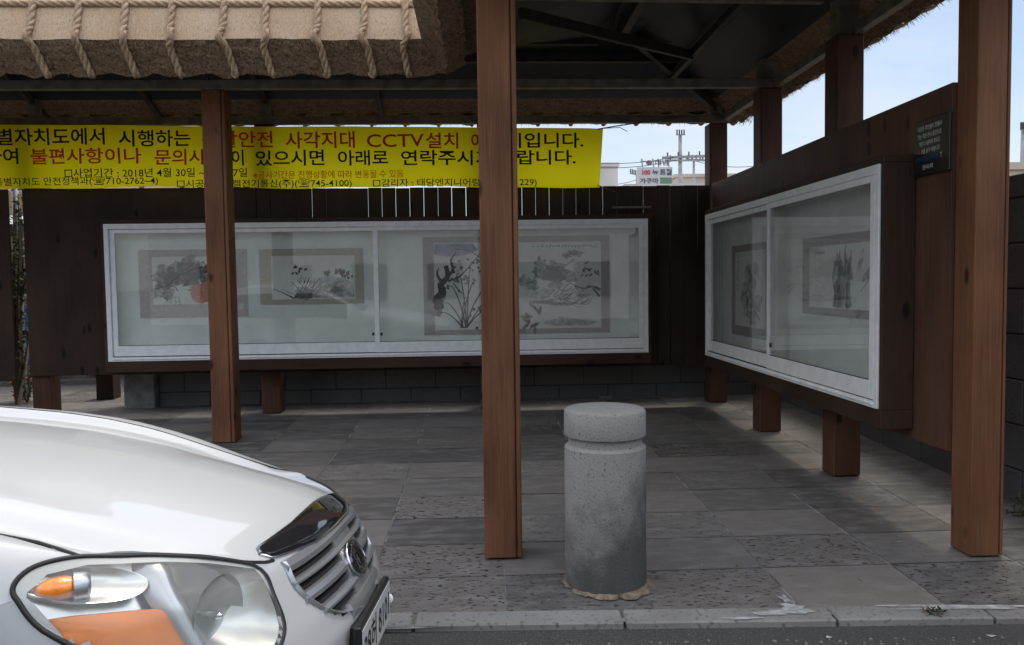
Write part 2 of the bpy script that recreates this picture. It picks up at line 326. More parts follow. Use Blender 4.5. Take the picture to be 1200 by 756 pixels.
# ------------------------------------------------------------------ shelter: timber posts, boarded panels, steel frame, thatch
shelter = thing('thatched_shelter', 'open brown timber shelter with boarded panels under a roped straw roof', 'shelter', (.1, 7, 0))
def post(cx, cy, z0, z1, notch=None, wd=.215, stub=None, m_=None):
    h = wd/2; p = [(-h, -h)]
    if notch:
        q = -h+notch*wd; p += [(q-.005, -h), (q, -h+.025), (q+.005, -h)]
    p += [(h, -h), (h, h), (-h, h)]
    bot = [(cx+x, cy+y, z0) for x, y in p]; n = len(p); mbp = MB()
    levels = [z0+(z1-z0)*k/10 for k in range(11)]
    rows = [[(cx+x+.004*noise.noise(Vector((cx, z*.6, 1))), cy+y, z) for x, y in p] for z in levels]
    mbp.grid(rows, True); mbp.f.append(tuple(range(n))[::-1]); mbp.f.append(tuple(10*n+k for k in range(n))); mbp.mi += [0, 0]
    o = mbp.build('post', m_ or M_post, shelter, bevel=.009)
    s = MB(); s.box(cx-.07, cx+.07, cy-.07, cy+.07, z0-.035, z0+.001); s.build('post_shoe', M_seal, o)
    if stub:
        s = MB(); sw = stub[1]; s.box(cx-sw/2, cx+sw/2, cy-sw/2, cy+sw/2, z1, stub[0]); s.build('steel_stub', M_steel, o, bevel=.004)
    return o
ZT = 3.455
post(.127, 4.58, .022, ZT, .86, stub=(4.1, .12)); post(2.856, 4.395, .016, ZT, .90, stub=(3.75, .12), wd=.19)
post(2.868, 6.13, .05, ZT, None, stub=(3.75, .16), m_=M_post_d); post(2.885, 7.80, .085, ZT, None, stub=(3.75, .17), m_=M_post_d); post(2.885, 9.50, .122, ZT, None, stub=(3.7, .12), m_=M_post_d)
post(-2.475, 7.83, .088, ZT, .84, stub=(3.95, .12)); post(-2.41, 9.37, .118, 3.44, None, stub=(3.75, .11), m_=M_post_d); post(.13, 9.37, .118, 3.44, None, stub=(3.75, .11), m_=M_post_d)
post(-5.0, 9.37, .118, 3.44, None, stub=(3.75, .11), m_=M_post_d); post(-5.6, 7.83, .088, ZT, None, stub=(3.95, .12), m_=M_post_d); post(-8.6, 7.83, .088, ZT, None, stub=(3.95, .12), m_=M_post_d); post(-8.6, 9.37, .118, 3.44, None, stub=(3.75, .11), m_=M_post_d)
mb = MB(); mb.box(-4.98, -4.76, 10.5, 10.72, .14, .62); mb.build('stub_leg', M_panel, shelter, bevel=.006)
# boarded back panel, narrow slits between its boards
mb = MB(); x = -2.50
while x < 2.70:
    wdt = .158+rnd.uniform(-.006, .006); x1 = min(x+wdt, 2.735)
    mb.box(x, x1-rnd.uniform(.002, .0065), 9.215, 9.245, .60, 2.70+rnd.uniform(-.004, .004)); x = x1
mb.box(-5.10, -2.505, 9.215, 9.245, .605, 2.72)
o = mb.build('back_panel', M_panel, shelter, bevel=.003)
mb = MB(); mb.box(-2.4, 2.735, 9.249, 9.30, .62, .74); mb.box(-2.4, 2.735, 9.249, 9.30, 1.75, 1.85); mb.build('panel_rail', M_panel_x, shelter)
mb = MB(); mb.box(-9., -5.26, 9.215, 9.245, .55, 2.72); mb.build('back_panel', M_panel, shelter, bevel=.003)
# side panel
mb = MB(); ys_ = [4.50, 4.72, 4.95, 5.18, 6.2, 7.2, 8.2, 9.2]
for a, c in zip(ys_[:-1], ys_[1:]): mb.box(2.742, 2.782, a+.0008, c-.0008, .575, 2.712)
mb.build('side_panel', M_panel_y, shelter, bevel=.0015)
# steel beams
def beam(a, c, wd=.075, ht=.085, name='beam'):
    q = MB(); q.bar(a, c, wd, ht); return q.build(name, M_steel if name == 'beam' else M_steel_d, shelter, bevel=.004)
beam((-9, 7.72, 3.50), (2.96, 7.72, 3.50)); beam((-9, 9.34, 3.487), (2.96, 9.34, 3.487)); beam((2.93, 4.3, 3.50), (2.93, 9.30, 3.50)); beam((.127, 4.35, 3.50), (.127, 7.68, 3.50)); beam((-.2, 4.5, 3.503), (2.889, 4.5, 3.503))
beam((.17, 6.13, 3.79), (2.7, 6.13, 3.76)); beam((-8.5, 8.62, 4.0), (2.5, 8.62, 4.0), .06, .10, 'purlin'); beam((-8.5, 7.4, 3.66), (-.2, 7.4, 3.66), .06, .08, 'purlin'); beam((-8.5, 8.4, 4.12), (1.3, 8.4, 4.12), .08, .10, 'purlin')
beam((.364, 6.2, 3.66), (2.179, 8.0, 3.85), .05, .09, 'brace'); beam((1.7, 8.35, 4.1), (3.0, 9.6, 3.6), .07, .1, 'rafter'); beam((2.2, 5, 3.87), (2.2, 9, 3.87), .06, .08, 'purlin'); beam((1.5, 4.2, 4.1), (1.5, 8.3, 4.1), .08, .1, 'purlin')
for x in (-7.6, -6.3, -5., -3.7, -2.4, -1.1): beam((x, 7.2, 3.60), (x, 8.36, 4.04), .05, .08, 'rafter'); beam((x, 8.44, 4.04), (x, 9.7, 3.58), .05, .08, 'rafter')
for y in (4.6,): beam((1.54, y, 4.05), (3.15, y, 3.54), .05, .08, 'rafter')
# thatch as one swelling skin, inset distance from the eaves gives its height
RECT = [(-9., 3.45, 6.82, 9.95), (-.44, 3.45, 3.6, 9.95)]
def inset(x, y): return max(min(x-a, b_-x, y-c, d-y) for a, b_, c, d in RECT)
FD = ([0, .02, .06, .11, .17, .25, .4, .65, 1.0, 1.6, 2.2], [0, .09, .22, .345, .45, .54, .655, .80, .98, 1.27, 1.40])
def axis_pts(edges, lo, hi, step):
    s = set()
    for e in edges:
        for d in FD[0][:8]:
            for q in (e-d, e+d):
                if lo-1e-6 <= q <= hi+1e-6: s.add(round(q, 4))
    k = lo
    while k < hi: s.add(round(k, 4)); k += step
    s.add(round(hi, 4)); r = sorted(s); o = [r[0]]
    for q in r[1:]:
        if q-o[-1] > .012 or q in edges: o.append(q)
    return o
M_thatch = bpy.data.materials.new('straw_thatch'); M_thatch.use_nodes = True
t, b, tcn = speckle(M_thatch, (.54, .385, .245), [(1.6, .35, .65, (.62, .48, .34), .75, (1, 1, 1)), (2.2, .5, .75, (.48, .33, .21), .6, (1, 1, 1)), (14, .5, .7, (.60, .50, .39), .5, (3, 3, .35)), (60, .52, .7, (.22, .15, .09), .55, (2, 2, .3))])
b.inputs['Roughness'].default_value = .95; b.inputs['Specular IOR Level'].default_value = .1
nn = t.nodes.new('ShaderNodeTexNoise'); nn.inputs['Scale'].default_value = 45; nn.inputs['Detail'].default_value = 5; q = t.nodes.new('ShaderNodeMapping'); q.inputs['Scale'].default_value = (2, 2, .35); t.links.new(tcn.outputs['Object'], q.inputs[0]); t.links.new(q.outputs[0], nn.inputs['Vector'])
bn = t.nodes.new('ShaderNodeBump'); bn.inputs['Strength'].default_value = .6; bn.inputs['Distance'].default_value = .02; t.links.new(nn.outputs['Fac'], bn.inputs['Height']); t.links.new(bn.outputs[0], b.inputs['Normal'])
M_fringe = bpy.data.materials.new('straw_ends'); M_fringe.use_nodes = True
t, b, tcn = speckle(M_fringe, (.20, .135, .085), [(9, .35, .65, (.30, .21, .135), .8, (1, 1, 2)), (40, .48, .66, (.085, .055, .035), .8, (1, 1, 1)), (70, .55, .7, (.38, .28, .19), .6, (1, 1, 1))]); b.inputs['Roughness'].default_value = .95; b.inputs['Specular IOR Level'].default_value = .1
nn = t.nodes.new('ShaderNodeTexNoise'); nn.inputs['Scale'].default_value = 30; nn.inputs['Detail'].default_value = 6; t.links.new(tcn.outputs['Object'], nn.inputs['Vector'])
bn = t.nodes.new('ShaderNodeBump'); bn.inputs['Strength'].default_value = 1; bn.inputs['Distance'].default_value = .03; t.links.new(nn.outputs['Fac'], bn.inputs['Height']); t.links.new(bn.outputs[0], b.inputs['Normal'])
def lump(x, y, s=1.): return .014*noise.noise(Vector((x*2.3, y*2.3, 0)))+.007*noise.noise(Vector((x*9, y*9, 3)))
def thatch_z(x, y): return 3.655+lerp(inset(x, y), *FD)+lump(x, y)
xs = axis_pts([-9., -.44, 3.45], -9., 3.45, .11); ysr = axis_pts([3.6, 6.82, 9.95], 3.6, 9.95, .11)
mb = MB(); idx = {}
def vid(i, j):
    if (i, j) not in idx: idx[(i, j)] = len(mb.v); mb.v.append((xs[i], ysr[j], thatch_z(xs[i], ysr[j])))
    return idx[(i, j)]
for i in range(len(xs)-1):
    for j in range(len(ysr)-1):
        if inset((xs[i]+xs[i+1])/2, (ysr[j]+ysr[j+1])/2) > 0:
            mb.f.append((vid(i, j), vid(i+1, j), vid(i+1, j+1), vid(i, j+1))); mb.mi.append(0)
thatch = mb.build('thatch_roof', M_thatch, shelter, smooth=True)
# underside: dark decking
mb = MB(); sof = MB(); idx = {}; xs2 = sorted(set([-8.8+.31*k for k in range(40)]+[-.23, 3.27, -.02, .19, 2.85, 3.06])); ys2 = sorted(set([3.8+.3*k for k in range(20)]+[7.03, 9.77, 7.24, 9.6, 7.45, 9.35]))
xs2 = [x for x in xs2 if -8.81 < x <= 3.271]; ys2 = [y for y in ys2 if y <= 9.771]
def inset2(x, y): return max(min(x+8.8, 3.27-x, y-7.03, 9.77-y), min(x+.23, 3.27-x, y-3.8, 9.77-y))
for i in range(len(xs2)-1):
    for j in range(len(ys2)-1):
        if inset2((xs2[i]+xs2[i+1])/2, (ys2[j]+ys2[j+1])/2) > 0:
            P = [(xs2[a], ys2[c]) for a, c in ((i, j), (i+1, j), (i+1, j+1), (i, j+1))]
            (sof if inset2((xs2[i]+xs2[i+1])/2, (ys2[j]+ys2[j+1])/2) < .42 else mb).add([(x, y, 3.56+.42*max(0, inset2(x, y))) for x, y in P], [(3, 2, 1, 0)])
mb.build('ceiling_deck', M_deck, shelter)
# shaggy straw ends below the eaves
EAVES = [((-9., 6.82), (-.44, 6.82), (0, 1), .21, 3.425, -1, 1), ((-.44, 6.82), (-.44, 3.6), (1, 0), .21, 3.425, 1, -1), ((-.44, 3.6), (3.45, 3.6), (0, 1), .2, 3.44, -1, -1), ((3.45, 3.6), (3.45, 9.95), (-1, 0), .17, 3.545, -1, -1), ((3.45, 9.95), (-9., 9.95), (0, -1), .17, 3.545, -1, -1)]
fr = MB()
for (ax, ay), (bx, by), (nx, ny), dep, zb, ea, eb in EAVES:
    ln = math.hypot(bx-ax, by-ay); n = int(ln/.045); rows = []
    for i in range(n+1):
        s = i/n; x, y = ax+(bx-ax)*s, ay+(by-ay)*s; wv = .5+.5*math.cos(2*math.pi*(s*ln)/.405); row = []
        for k in range(7):
            q = k/6; dd = dep*q; j = .022*noise.noise(Vector((x*11, y*11, k*1.3)))+.018*noise.noise(Vector((x*30, y*30, k*2.1)))
            bz = zb-.03*(1-wv); e0 = 0 if k == 0 else 1
            # keep ends inside at the mitres
            tlim = min(s*ln, (1-s)*ln); ddx = dd
            tx, ty = (bx-ax)/ln, (by-ay)/ln; sh = -ea*dd*(1-s)+eb*dd*s
            px, py = x+nx*(ddx-j*e0)+tx*sh, y+ny*(ddx-j*e0)+ty*sh
            z = (thatch_z(x, y) if k == 0 else 3.655+(bz-3.655)*q+j*.6)
            row.append((px, py, z))
        px, py, pz = row[-1]; row.append((px+nx*.16, py+ny*.16, pz+.09)); rows.append(row)
    fr.grid(rows)
    for k in range(int(ln*(420 if nx > 0 else 200))):                             # loose straw ends
        s = rnd.random(); q = rnd.random(); x = ax+(bx-ax)*s+nx*dep*q; y = ay+(by-ay)*s+ny*dep*q; z = 3.65+(zb-3.65)*q
        d = Vector((-nx*rnd.uniform(.3, 1)+rnd.uniform(-.7, .7)*abs(ny), -ny*rnd.uniform(.3, 1)+rnd.uniform(-.7, .7)*abs(nx), rnd.uniform(-1.4, -.1))).normalized()*rnd.uniform(.03, .09)
        sd = Vector((ny, nx, .3)).normalized()*.003; p = Vector((x, y, z))
        fr.add([p-sd, p+sd, p+d], [(0, 1, 2)])
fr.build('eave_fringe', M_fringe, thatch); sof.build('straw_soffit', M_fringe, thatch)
# twisted straw ropes tied over the thatch
M_rope = bpy.data.materials.new('straw_rope'); M_rope.use_nodes = True
t, b, _ = speckle(M_rope, (.40, .29, .19), [(25, .4, .65, (.52, .40, .28), .8, (1, 1, 1)), (80, .5, .68, (.18, .12, .075), .7, (1, 1, 1))]); b.inputs['Roughness'].default_value = .95; b.inputs['Specular IOR Level'].default_value = .1
def rope(pts, r=.030, pitch=.23, ph=0.):
    P = spline(pts, 8); L_ = [0.]
    for i in range(1, len(P)): L_.append(L_[-1]+(P[i]-P[i-1]).length)
    n = max(4, int(L_[-1]/.018)); Q = []; k = 0
    for i in range(n+1):
        s = L_[-1]*i/n
        while k < len(L_)-2 and L_[k+1] < s: k += 1
        q = (s-L_[k])/max(1e-6, L_[k+1]-L_[k]); Q.append((P[k].lerp(P[k+1], q), s))
    mbr = MB()
    for a in range(3):
        C_ = []
        for i, (p, s) in enumerate(Q):
            d = (Q[min(i+1, n)][0]-Q[max(i-1, 0)][0]).normalized(); u = d.cross(Vector((.3, .2, .93))).normalized(); v = d.cross(u)
            an = ph+2*math.pi*(a/3+s/pitch); C_.append(p+(u*math.cos(an)+v*math.sin(an))*r*.5)
        mbr.tube(C_, r*.58, 6)
    return mbr.build('rope', M_rope, thatch, smooth=True)
for k in range(-13, 9):
    x = -3.669+.3895*k
    if x > -.5 or x < -8.9: continue
    jx = rnd.uniform(-.045, .045); pts = [(x+.01, 7.06, 3.47), (x+.03+jx, 7.00, 3.405), (x+.015+jx, 6.93, 3.50), (x+jx, 6.85, 3.60), (x, 6.78, 3.665)]
    for d in (.02, .06, .11, .17, .25, .4, .65, 1.0, 1.5): pts.append((x+jx*.5, 6.82+d-.012, 3.655+lerp(d, *FD)+lump(x, 6.82+d)+.022))
    rope(pts, ph=rnd.random()*6)
rope([(x, 6.82+.085+.004*noise.noise(Vector((x*3, 0, 0))), 3.655+lerp(.115, *FD)-.035) for x in [-9+.2*k for k in range(43)]]+[(-.5, 6.91, 3.975)], r=.028)
rope([(x, 6.82+.62, 3.655+lerp(.62, *FD)+.03) for x in [-8.6+.3*k for k in range(30)]])
for k in range(22):                                          # rope ends looped under the back and the right eave
    x = 3.2-.405*k; rope([(x, 9.98, 3.70), (x, 9.93, 3.60), (x, 9.84, 3.525), (x+.02, 9.74, 3.545), (x, 9.68, 3.6)], .02)
for k in range(13):
    y = 9.5-.405*k; rope([(3.48, y, 3.70), (3.44, y, 3.62), (3.36, y, 3.575), (3.26, y+.01, 3.565), (3.18, y, 3.62)], .014)

# ------------------------------------------------------------------ block walls behind the panels
M_block = bpy.data.materials.new('grey_blockwork'); M_block.use_nodes = True
t, b, tcn = speckle(M_block, (.115, .112, .108), [(2.2, .35, .7, (.165, .16, .152), .8, (1, 1, 1)), (60, .5, .7, (.06, .058, .055), .7, (1, 1, 1)), (1.1, .5, .75, (.085, .085, .075), .7, (1, 1, 1))])
b.inputs['Roughness'].default_value = .95; nn = t.nodes.new('ShaderNodeTexNoise'); nn.inputs['Scale'].default_value = 70; t.links.new(tcn.outputs['Object'], nn.inputs['Vector'])
bn = t.nodes.new('ShaderNodeBump'); bn.inputs['Strength'].default_value = .5; t.links.new(nn.outputs['Fac'], bn.inputs['Height']); t.links.new(bn.outputs[0], b.inputs['Normal'])
M_mort = mat('dark_mortar', (.055, .054, .052), .95, .1)
def block_wall(label, ax, a0, a1, f, z0, z1, bl, bh, loc):   # ax 0: runs along x with its face at y=f; ax 1: runs along y with its face at x=f
    th = thing('block_wall', label, 'wall', loc); m1 = MB(); m2 = MB(); r = 0; z = z0
    while z < z1-.01:
        zz = min(z+bh, z1); x = a0-(bl/2 if r % 2 else 0)
        while x < a1:
            u0, u1 = max(x, a0)+.005, min(x+bl, a1)-.005; e = rnd.uniform(0, .004)
            if u1-u0 > .02:
                if ax == 0: m1.box(u0, u1, f-e, f+.15, z+.004, zz-.006)
                else: m1.box(f-e, f+.15, u0, u1, z+.004, zz-.006)
            x += bl
        z += bh; r += 1
    if ax == 0: m2.box(a0+.01, a1-.01, f+.006, f+.144, z0, z1-.01)
    else: m2.box(f+.006, f+.144, a0+.01, a1-.01, z0, z1-.01)
    m1.build('blocks', M_block, th, bevel=.006); m2.build('mortar', M_mort, th); return th
bw = block_wall('low grey concrete block wall behind the long display case', 0, -3.95, 3.7, 9.93, .05, 2.16, .62, .247, (0, 9.93, .1))
M_conc = mat('pale_concrete', (.24, .235, .22), .9, .2, 0, 6, .3, .3, 50)
mb = MB(); mb.box(-4.32, -3.955, 9.80, 10.12, .08, 2.2); mb.build('end_pier', M_conc, bw, bevel=.01)
block_wall('tall grey concrete block wall beyond the right timber post', 1, 1.5, 9.9, 3.705, -.05, 2.30, .62, .312, (3.7, 6, 0))

# ------------------------------------------------------------------ glazed display cases
def display_case(label, o, ux, uy, w_, zb, zt, mull, depth, loc):
    """local: u along the front, n towards the viewer (front at n=0)"""
    O = Vector(o); U = Vector(ux); N = Vector(uy)
    def W3(u, n, z): p = O+U*u+N*n; return (p.x, p.y, z)
    def lb(mbq, u0, u1, n0, n1, z0, z1):
        mbq.add([W3(u, n, z) for z in (z0, z1) for n in (n0, n1) for u in (u0, u1)], [(0, 2, 3, 1), (4, 5, 7, 6), (0, 1, 5, 4), (2, 6, 7, 3), (0, 4, 6, 2), (1, 3, 7, 5)])
    th = thing('display_case', label, 'display case', loc, 'glazed display cases under the shelter')
    D = depth; q = MB(); e = .036
    lb(q, -e, w_+e, -D, -.008, zt+.004, zt+.05); lb(q, -e, w_+e, -D, -.008, zb-.125, zb-.004); lb(q, -e, -.004, -D, -.008, zb-.004, zt+.004); lb(q, w_+.004, w_+e, -D, -.008, zb-.004, zt+.004)
    q.build('timber_box', M_panel_x if abs(U.x) > .5 else M_panel, th, bevel=.004)
    q = MB(); lb(q, 0, w_, -D+.004, -D+.02, zb, zt); q.build('backboard', M_back, th)
    q = MB(); lb(q, .002, w_-.002, -D+.022, -.06, zt-.02, zt-.002); lb(q, .002, w_-.002, -D+.022, -.06, zb+.002, zb+.02); lb(q, .002, .02, -D+.022, -.06, zb+.02, zt-.02); lb(q, w_-.02, w_-.002, -D+.022, -.06, zb+.02, zt-.02); q.build('lining', M_back, th)
    q = MB(); lb(q, 0, w_, -.058, .004, zt-.058, zt); lb(q, 0, w_, -.058, .004, zb, zb+.045); lb(q, 0, .05, -.058, .002, zb+.045, zt-.058); lb(q, w_-.05, w_, -.058, .002, zb+.045, zt-.058)
    lb(q, .05, w_-.05, -.03, .014, zb+.018, zb+.032); q.build('frame', M_alu, th, bevel=.002)
    q = MB(); lb(q, .052, w_-.052, -.056, -.012, zb+.046, zb+.052); q.build('track_shadow', M_seal, th)
    for s0, s1, nn_ in ((.052, mull+.028, -.048), (mull-.026, w_-.052, -.022)):
        q = MB(); t_ = .024; z0 = zb+.053; z1 = zt-.06
        lb(q, s0, s0+.055, nn_, nn_+t_, z0, z1); lb(q, s1-.055, s1, nn_, nn_+t_, z0, z1); lb(q, s0+.055, s1-.055, nn_, nn_+t_, z1-.045, z1); lb(q, s0+.055, s1-.055, nn_, nn_+t_, z0, z0+.118)
        sash = q.build('sash', M_alu, th, bevel=.002)
        q = MB(); lb(q, s0+.055, s1-.055, nn_+.010, nn_+.014, z0+.118, z1-.045); q.build('pane', M_glass, sash)
        g_ = MB()
        lb(g_, s0+.056, s1-.056, nn_+.0145, nn_+.019, z0+.1185, z0+.124); g_.build('gasket', M_seal, sash)
        k = MB(); kx = s1-.075 if s0 < .1 else s0+.075
        lb(k, kx-.012, kx+.012, nn_+.0145, nn_+.022, z0+.19, z0+.225); k.build('finger_pull', M_seal, sash)
    return th
display_case('long white framed glass display case on the dark back panel', (-4.131, 9.02, 0), (1, 0, 0), (0, -1, 0), 6.085, .774, 2.305, 2.99, .19, (-1.1, 9.1, .7))
display_case('shorter white framed glass display case on the right side panel', (2.522, 8.70, 0), (0, -1, 0), (-1, 0, 0), 3.80, .765, 2.31, 1.90, .215, (2.63, 6.8, .7))
mb = MB(); mb.box(1.55, 2.0, 9.05, 9.12, 2.425, 2.452); o = mb.build('light_bar', M_steel, bevel=.004)
mb2 = MB(); mb2.box(1.6, 1.62, 9.07, 9.21, 2.43, 2.445); mb2.box(1.93, 1.95, 9.07, 9.21, 2.43, 2.445); OFFSET[o.as_pointer()] = (0, 0, 0); mb2.build('bracket', M_steel, o)
tag(o, 'thin grey metal bar above the right end of the long case', 'metal bar')
mb = MB(); mb.box(1.50, 1.66, 9.78, 9.86, .126, .16); tag(mb.build('stone_offcut', M_conc, bevel=.006), 'small pale stone offcut lying at the foot of the block wall', 'stone')

# ------------------------------------------------------------------ ink paintings
I_dark = ink('ink_black', (.02, .02, .024)); I_grey = ink('ink_grey', (.11, .12, .13), .7, 30, .4); I_wash = ink('ink_wash', (.22, .27, .27), .55, 14, .1)
I_plum = ink('ink_plum', (.17, .12, .16), .62, 22, .3); I_pink = ink('pumpkin_pink', (.80, .28, .20), .95, 12, .65); I_green = ink('ink_green', (.09, .14, .125), .7, 20, .3); I_brown = ink('ink_brown', (.20, .12, .08), .8, 20, .4); I_blue = ink('painted_sky_reflection', (.12, .19, .45), .75, 7, .3)
PAPER = mat('rice_paper', (.78, .77, .73), .9, .1, 0, 7, .05)
class Ink:
    def __init__(s, fn, seed): s.fn = fn; s.l = {}; s.k = 0; s.r = random.Random(seed)
    def mb(s, m_): return s.l.setdefault(m_, MB())
    def poly(s, m_, pts):
        s.k += 1; h = .0006+s.k*.00001; c = (sum(p[0] for p in pts)/len(pts), sum(p[1] for p in pts)/len(pts)); n = len(pts)
        s.mb(m_).add([s.fn(*c, h)]+[s.fn(*p, h) for p in pts], [(0, 1+i, 1+(i+1) % n) for i in range(n)])
    def stroke(s, m_, pts, w0, w1=None, taper=True):
        s.k += 1; h = .0006+s.k*.00001; P = spline([(p[0], p[1], 0) for p in pts], 6); n = len(P); w1 = w0 if w1 is None else w1; rows = []
        for i, p in enumerate(P):
            d = (P[min(i+1, n-1)]-P[max(i-1, 0)]); d = d.normalized() if d.length > 0 else Vector((1, 0, 0)); q = i/(n-1)
            ww = (w0+(w1-w0)*q)*(1+.35*noise.noise(Vector((p.x*60, p.y*60, s.k))))*.5; rows.append([s.fn(p.x-d.y*ww, p.y+d.x*ww, h), s.fn(p.x+d.y*ww, p.y-d.x*ww, h)])
        s.mb(m_).grid(rows)
    def blob(s, m_, u, v, ru, rv, jag=.5, n=18, ang=0):
        sd = s.r.random()*50; pts = []
        for k in range(n):
            a = 2*math.pi*k/n; q = 1+jag*noise.noise(Vector((math.cos(a)*2+sd, math.sin(a)*2, sd))); x, y = ru*q*math.cos(a), rv*q*math.sin(a)
            pts.append((u+x*math.cos(ang)-y*math.sin(ang), v+x*math.sin(ang)+y*math.cos(ang)))
        s.poly(m_, pts)
    def leaf(s, m_, u, v, ang, ln, wd):
        ca, sa = math.cos(ang), math.sin(ang); pts = []
        for k in range(7): q = k/6; pts.append((ln*q, wd*math.sin(math.pi*q)**.8))
        for k in range(5, 0, -1): q = k/6; pts.append((ln*q, -wd*math.sin(math.pi*q)**.8))
        s.poly(m_, [(u+x*ca-y*sa, v+x*sa+y*ca) for x, y in pts])
    def script(s, m_, u, v, n, h_, vertical=True):
        for k in range(n):
            cu, cv = (u, v-k*h_*1.15) if vertical else (u+k*h_*1.1, v)
            for _ in range(4): a = s.r.uniform(0, 6.28); x, y = cu+s.r.uniform(-.3, .3)*h_, cv+s.r.uniform(-.3, .3)*h_; s.stroke(m_, [(x, y), (x+math.cos(a)*h_*.3, y+math.sin(a)*h_*.3), (x+math.cos(a+.4)*h_*.55, y+math.sin(a+.4)*h_*.55)], h_*.13)
    def done(s, parent):
        for m_, q in s.l.items(): q.build('brushwork', m_, parent)
def painting(label, O, U, N, mat_rect, paper_rect, mount_col, seed):
    O, U, N = Vector(O), Vector(U), Vector(N)
    def fn(u, v, h): p = O+U*u+N*(h+.006); return (p.x, p.y, v)
    u0, u1, v0, v1 = mat_rect; loc = O+U*((u0+u1)/2); th = thing('ink_painting', label, 'painting', (loc.x, loc.y, v0), 'ink paintings hung in the display cases')
    q = MB(); q.add([fn(u, v, h) for h in (-.004, 0) for v in (v0, v1) for u in (u0, u1)], [(0, 2, 3, 1), (4, 5, 7, 6), (0, 1, 5, 4), (2, 6, 7, 3), (0, 4, 6, 2), (1, 3, 7, 5)]); q.build('mount', mat('mount_silk', mount_col, .9, .1, 0, 40, .1), th)
    q = MB(); a0, a1, c0, c1 = paper_rect; q.add([fn(u, v, .0005) for u, v in ((a0, c0), (a1, c0), (a1, c1), (a0, c1))], [(0, 1, 2, 3)]); q.build('paper', PAPER, th)
    return th, Ink(fn, seed)
BO, BU, BN = (0, 9.188, 0), (1, 0, 0), (0, -1, 0)
th, K = painting('pumpkin painting, pink gourd below purple vine leaves, leftmost in the long case', BO, BU, BN, (-3.83, -2.62, 1.25, 2.02), (-3.68, -2.74, 1.40, 1.94), (.52, .45, .46), 3)
for _ in range(26): K.blob(I_plum, -3.42+K.r.gauss(0, .17), 1.72+K.r.gauss(0, .09)+.0, K.r.uniform(.05, .11), K.r.uniform(.04, .08), .9)
for _ in range(14): K.blob(I_grey, -3.30+K.r.gauss(0, .14), 1.68+K.r.gauss(0, .09), K.r.uniform(.03, .06), K.r.uniform(.03, .05), .9)
for cx_, cy_, rr_ in ((-3.06, 1.54, .13), (-2.95, 1.53, .14), (-3.16, 1.52, .10)): K.blob(I_pink, cx_, cy_, rr_, .12, .15)
for k in range(5): K.stroke(I_plum, [(-3.12+.06*k, 1.64), (-3.14+.075*k, 1.54), (-3.08+.055*k, 1.43)], .006)
K.stroke(I_dark, [(-3.65, 1.58), (-3.5, 1.62), (-3.42, 1.70), (-3.2, 1.80), (-3.05, 1.82), (-2.85, 1.78)], .012, .006); K.stroke(I_dark, [(-3.62, 1.66), (-3.55, 1.57), (-3.45, 1.61), (-3.40, 1.55)], .009)
for k in range(7): K.stroke(I_dark, [(-3.2+.06*k, 1.80), (-3.17+.06*k, 1.86+.02*(k % 3)), (-3.14+.06*k, 1.83)], .009)
for k in range(6): K.leaf(I_dark, -3.02+K.r.uniform(-.04, .05), 1.82+K.r.uniform(-.05, .05), K.r.uniform(0, 6), .07, .014)
for k in range(4): K.script(I_dark, -3.52+.045*k, 1.50-.01*k, 3, .028)
K.done(th)
th, K = painting('grass clump and grey hill painting on an olive mount, second from left', BO, BU, BN, (-2.48, -1.30, 1.38, 2.015), (-2.345, -1.40, 1.44, 1.935), (.46, .42, .32), 5)
K.poly(I_wash, [(-1.95, 1.46), (-1.90, 1.60), (-1.80, 1.69), (-1.68, 1.72), (-1.55, 1.68), (-1.45, 1.64), (-1.41, 1.55), (-1.41, 1.46)])
K.poly(I_wash, [(-1.9, 1.45), (-1.78, 1.60), (-1.6, 1.62), (-1.42, 1.54), (-1.41, 1.45)])
for _ in range(10): K.stroke(I_grey, [(-1.9+K.r.uniform(0, .3), 1.5+K.r.uniform(0, .12)), (-1.7+K.r.uniform(0, .2), 1.52+K.r.uniform(0, .12)), (-1.5, 1.48+K.r.uniform(0, .1))], .012, .004)
for _ in range(26): a = K.r.uniform(.5, 2.8); u_ = -2.0+K.r.uniform(-.1, .1); K.stroke(I_green if K.r.random() < .6 else I_dark, [(u_, 1.45), (u_+math.cos(a)*.08, 1.45+abs(math.sin(a))*.1), (u_+math.cos(a)*.25, 1.47+abs(math.sin(a))*K.r.uniform(.12, .26))], .02, .006)
K.blob(I_green, -1.98, 1.5, .1, .06, .6)
for _ in range(22): u_ = -1.75+K.r.uniform(0, .33); K.blob(I_dark if K.r.random() < .4 else I_brown, u_, 1.72-.25*max(0, u_+1.62)+K.r.uniform(-.01, .06), .014, .025, .7)
for _ in range(7): u_ = -2.05+K.r.uniform(-.05, .12); K.leaf(I_dark, u_, 1.70+K.r.uniform(-.02, .1), K.r.uniform(0, 6), .05, .012)
K.done(th)
th, K = painting('wide painting of black plum branches, orchid and green lotus in the long case', BO, BU, BN, (-.62, 1.535, 1.0, 2.13), (-.495, 1.437, 1.06, 2.06), (.40, .35, .35), 8)
K.poly(I_blue, [(-.49, 2.05), (-.05, 2.05), (0.02, 1.98), (-.15, 1.92), (-.3, 1.90), (-.49, 1.93)])  # blue sky reflection of the case glass, painted onto the paper
K.stroke(I_dark, [(-.44, 1.30), (-.46, 1.42), (-.40, 1.5), (-.42, 1.58), (-.34, 1.68), (-.36, 1.80)], .11, .05); K.stroke(I_grey, [(-.47, 1.22), (-.44, 1.34), (-.40, 1.46)], .09, .07)
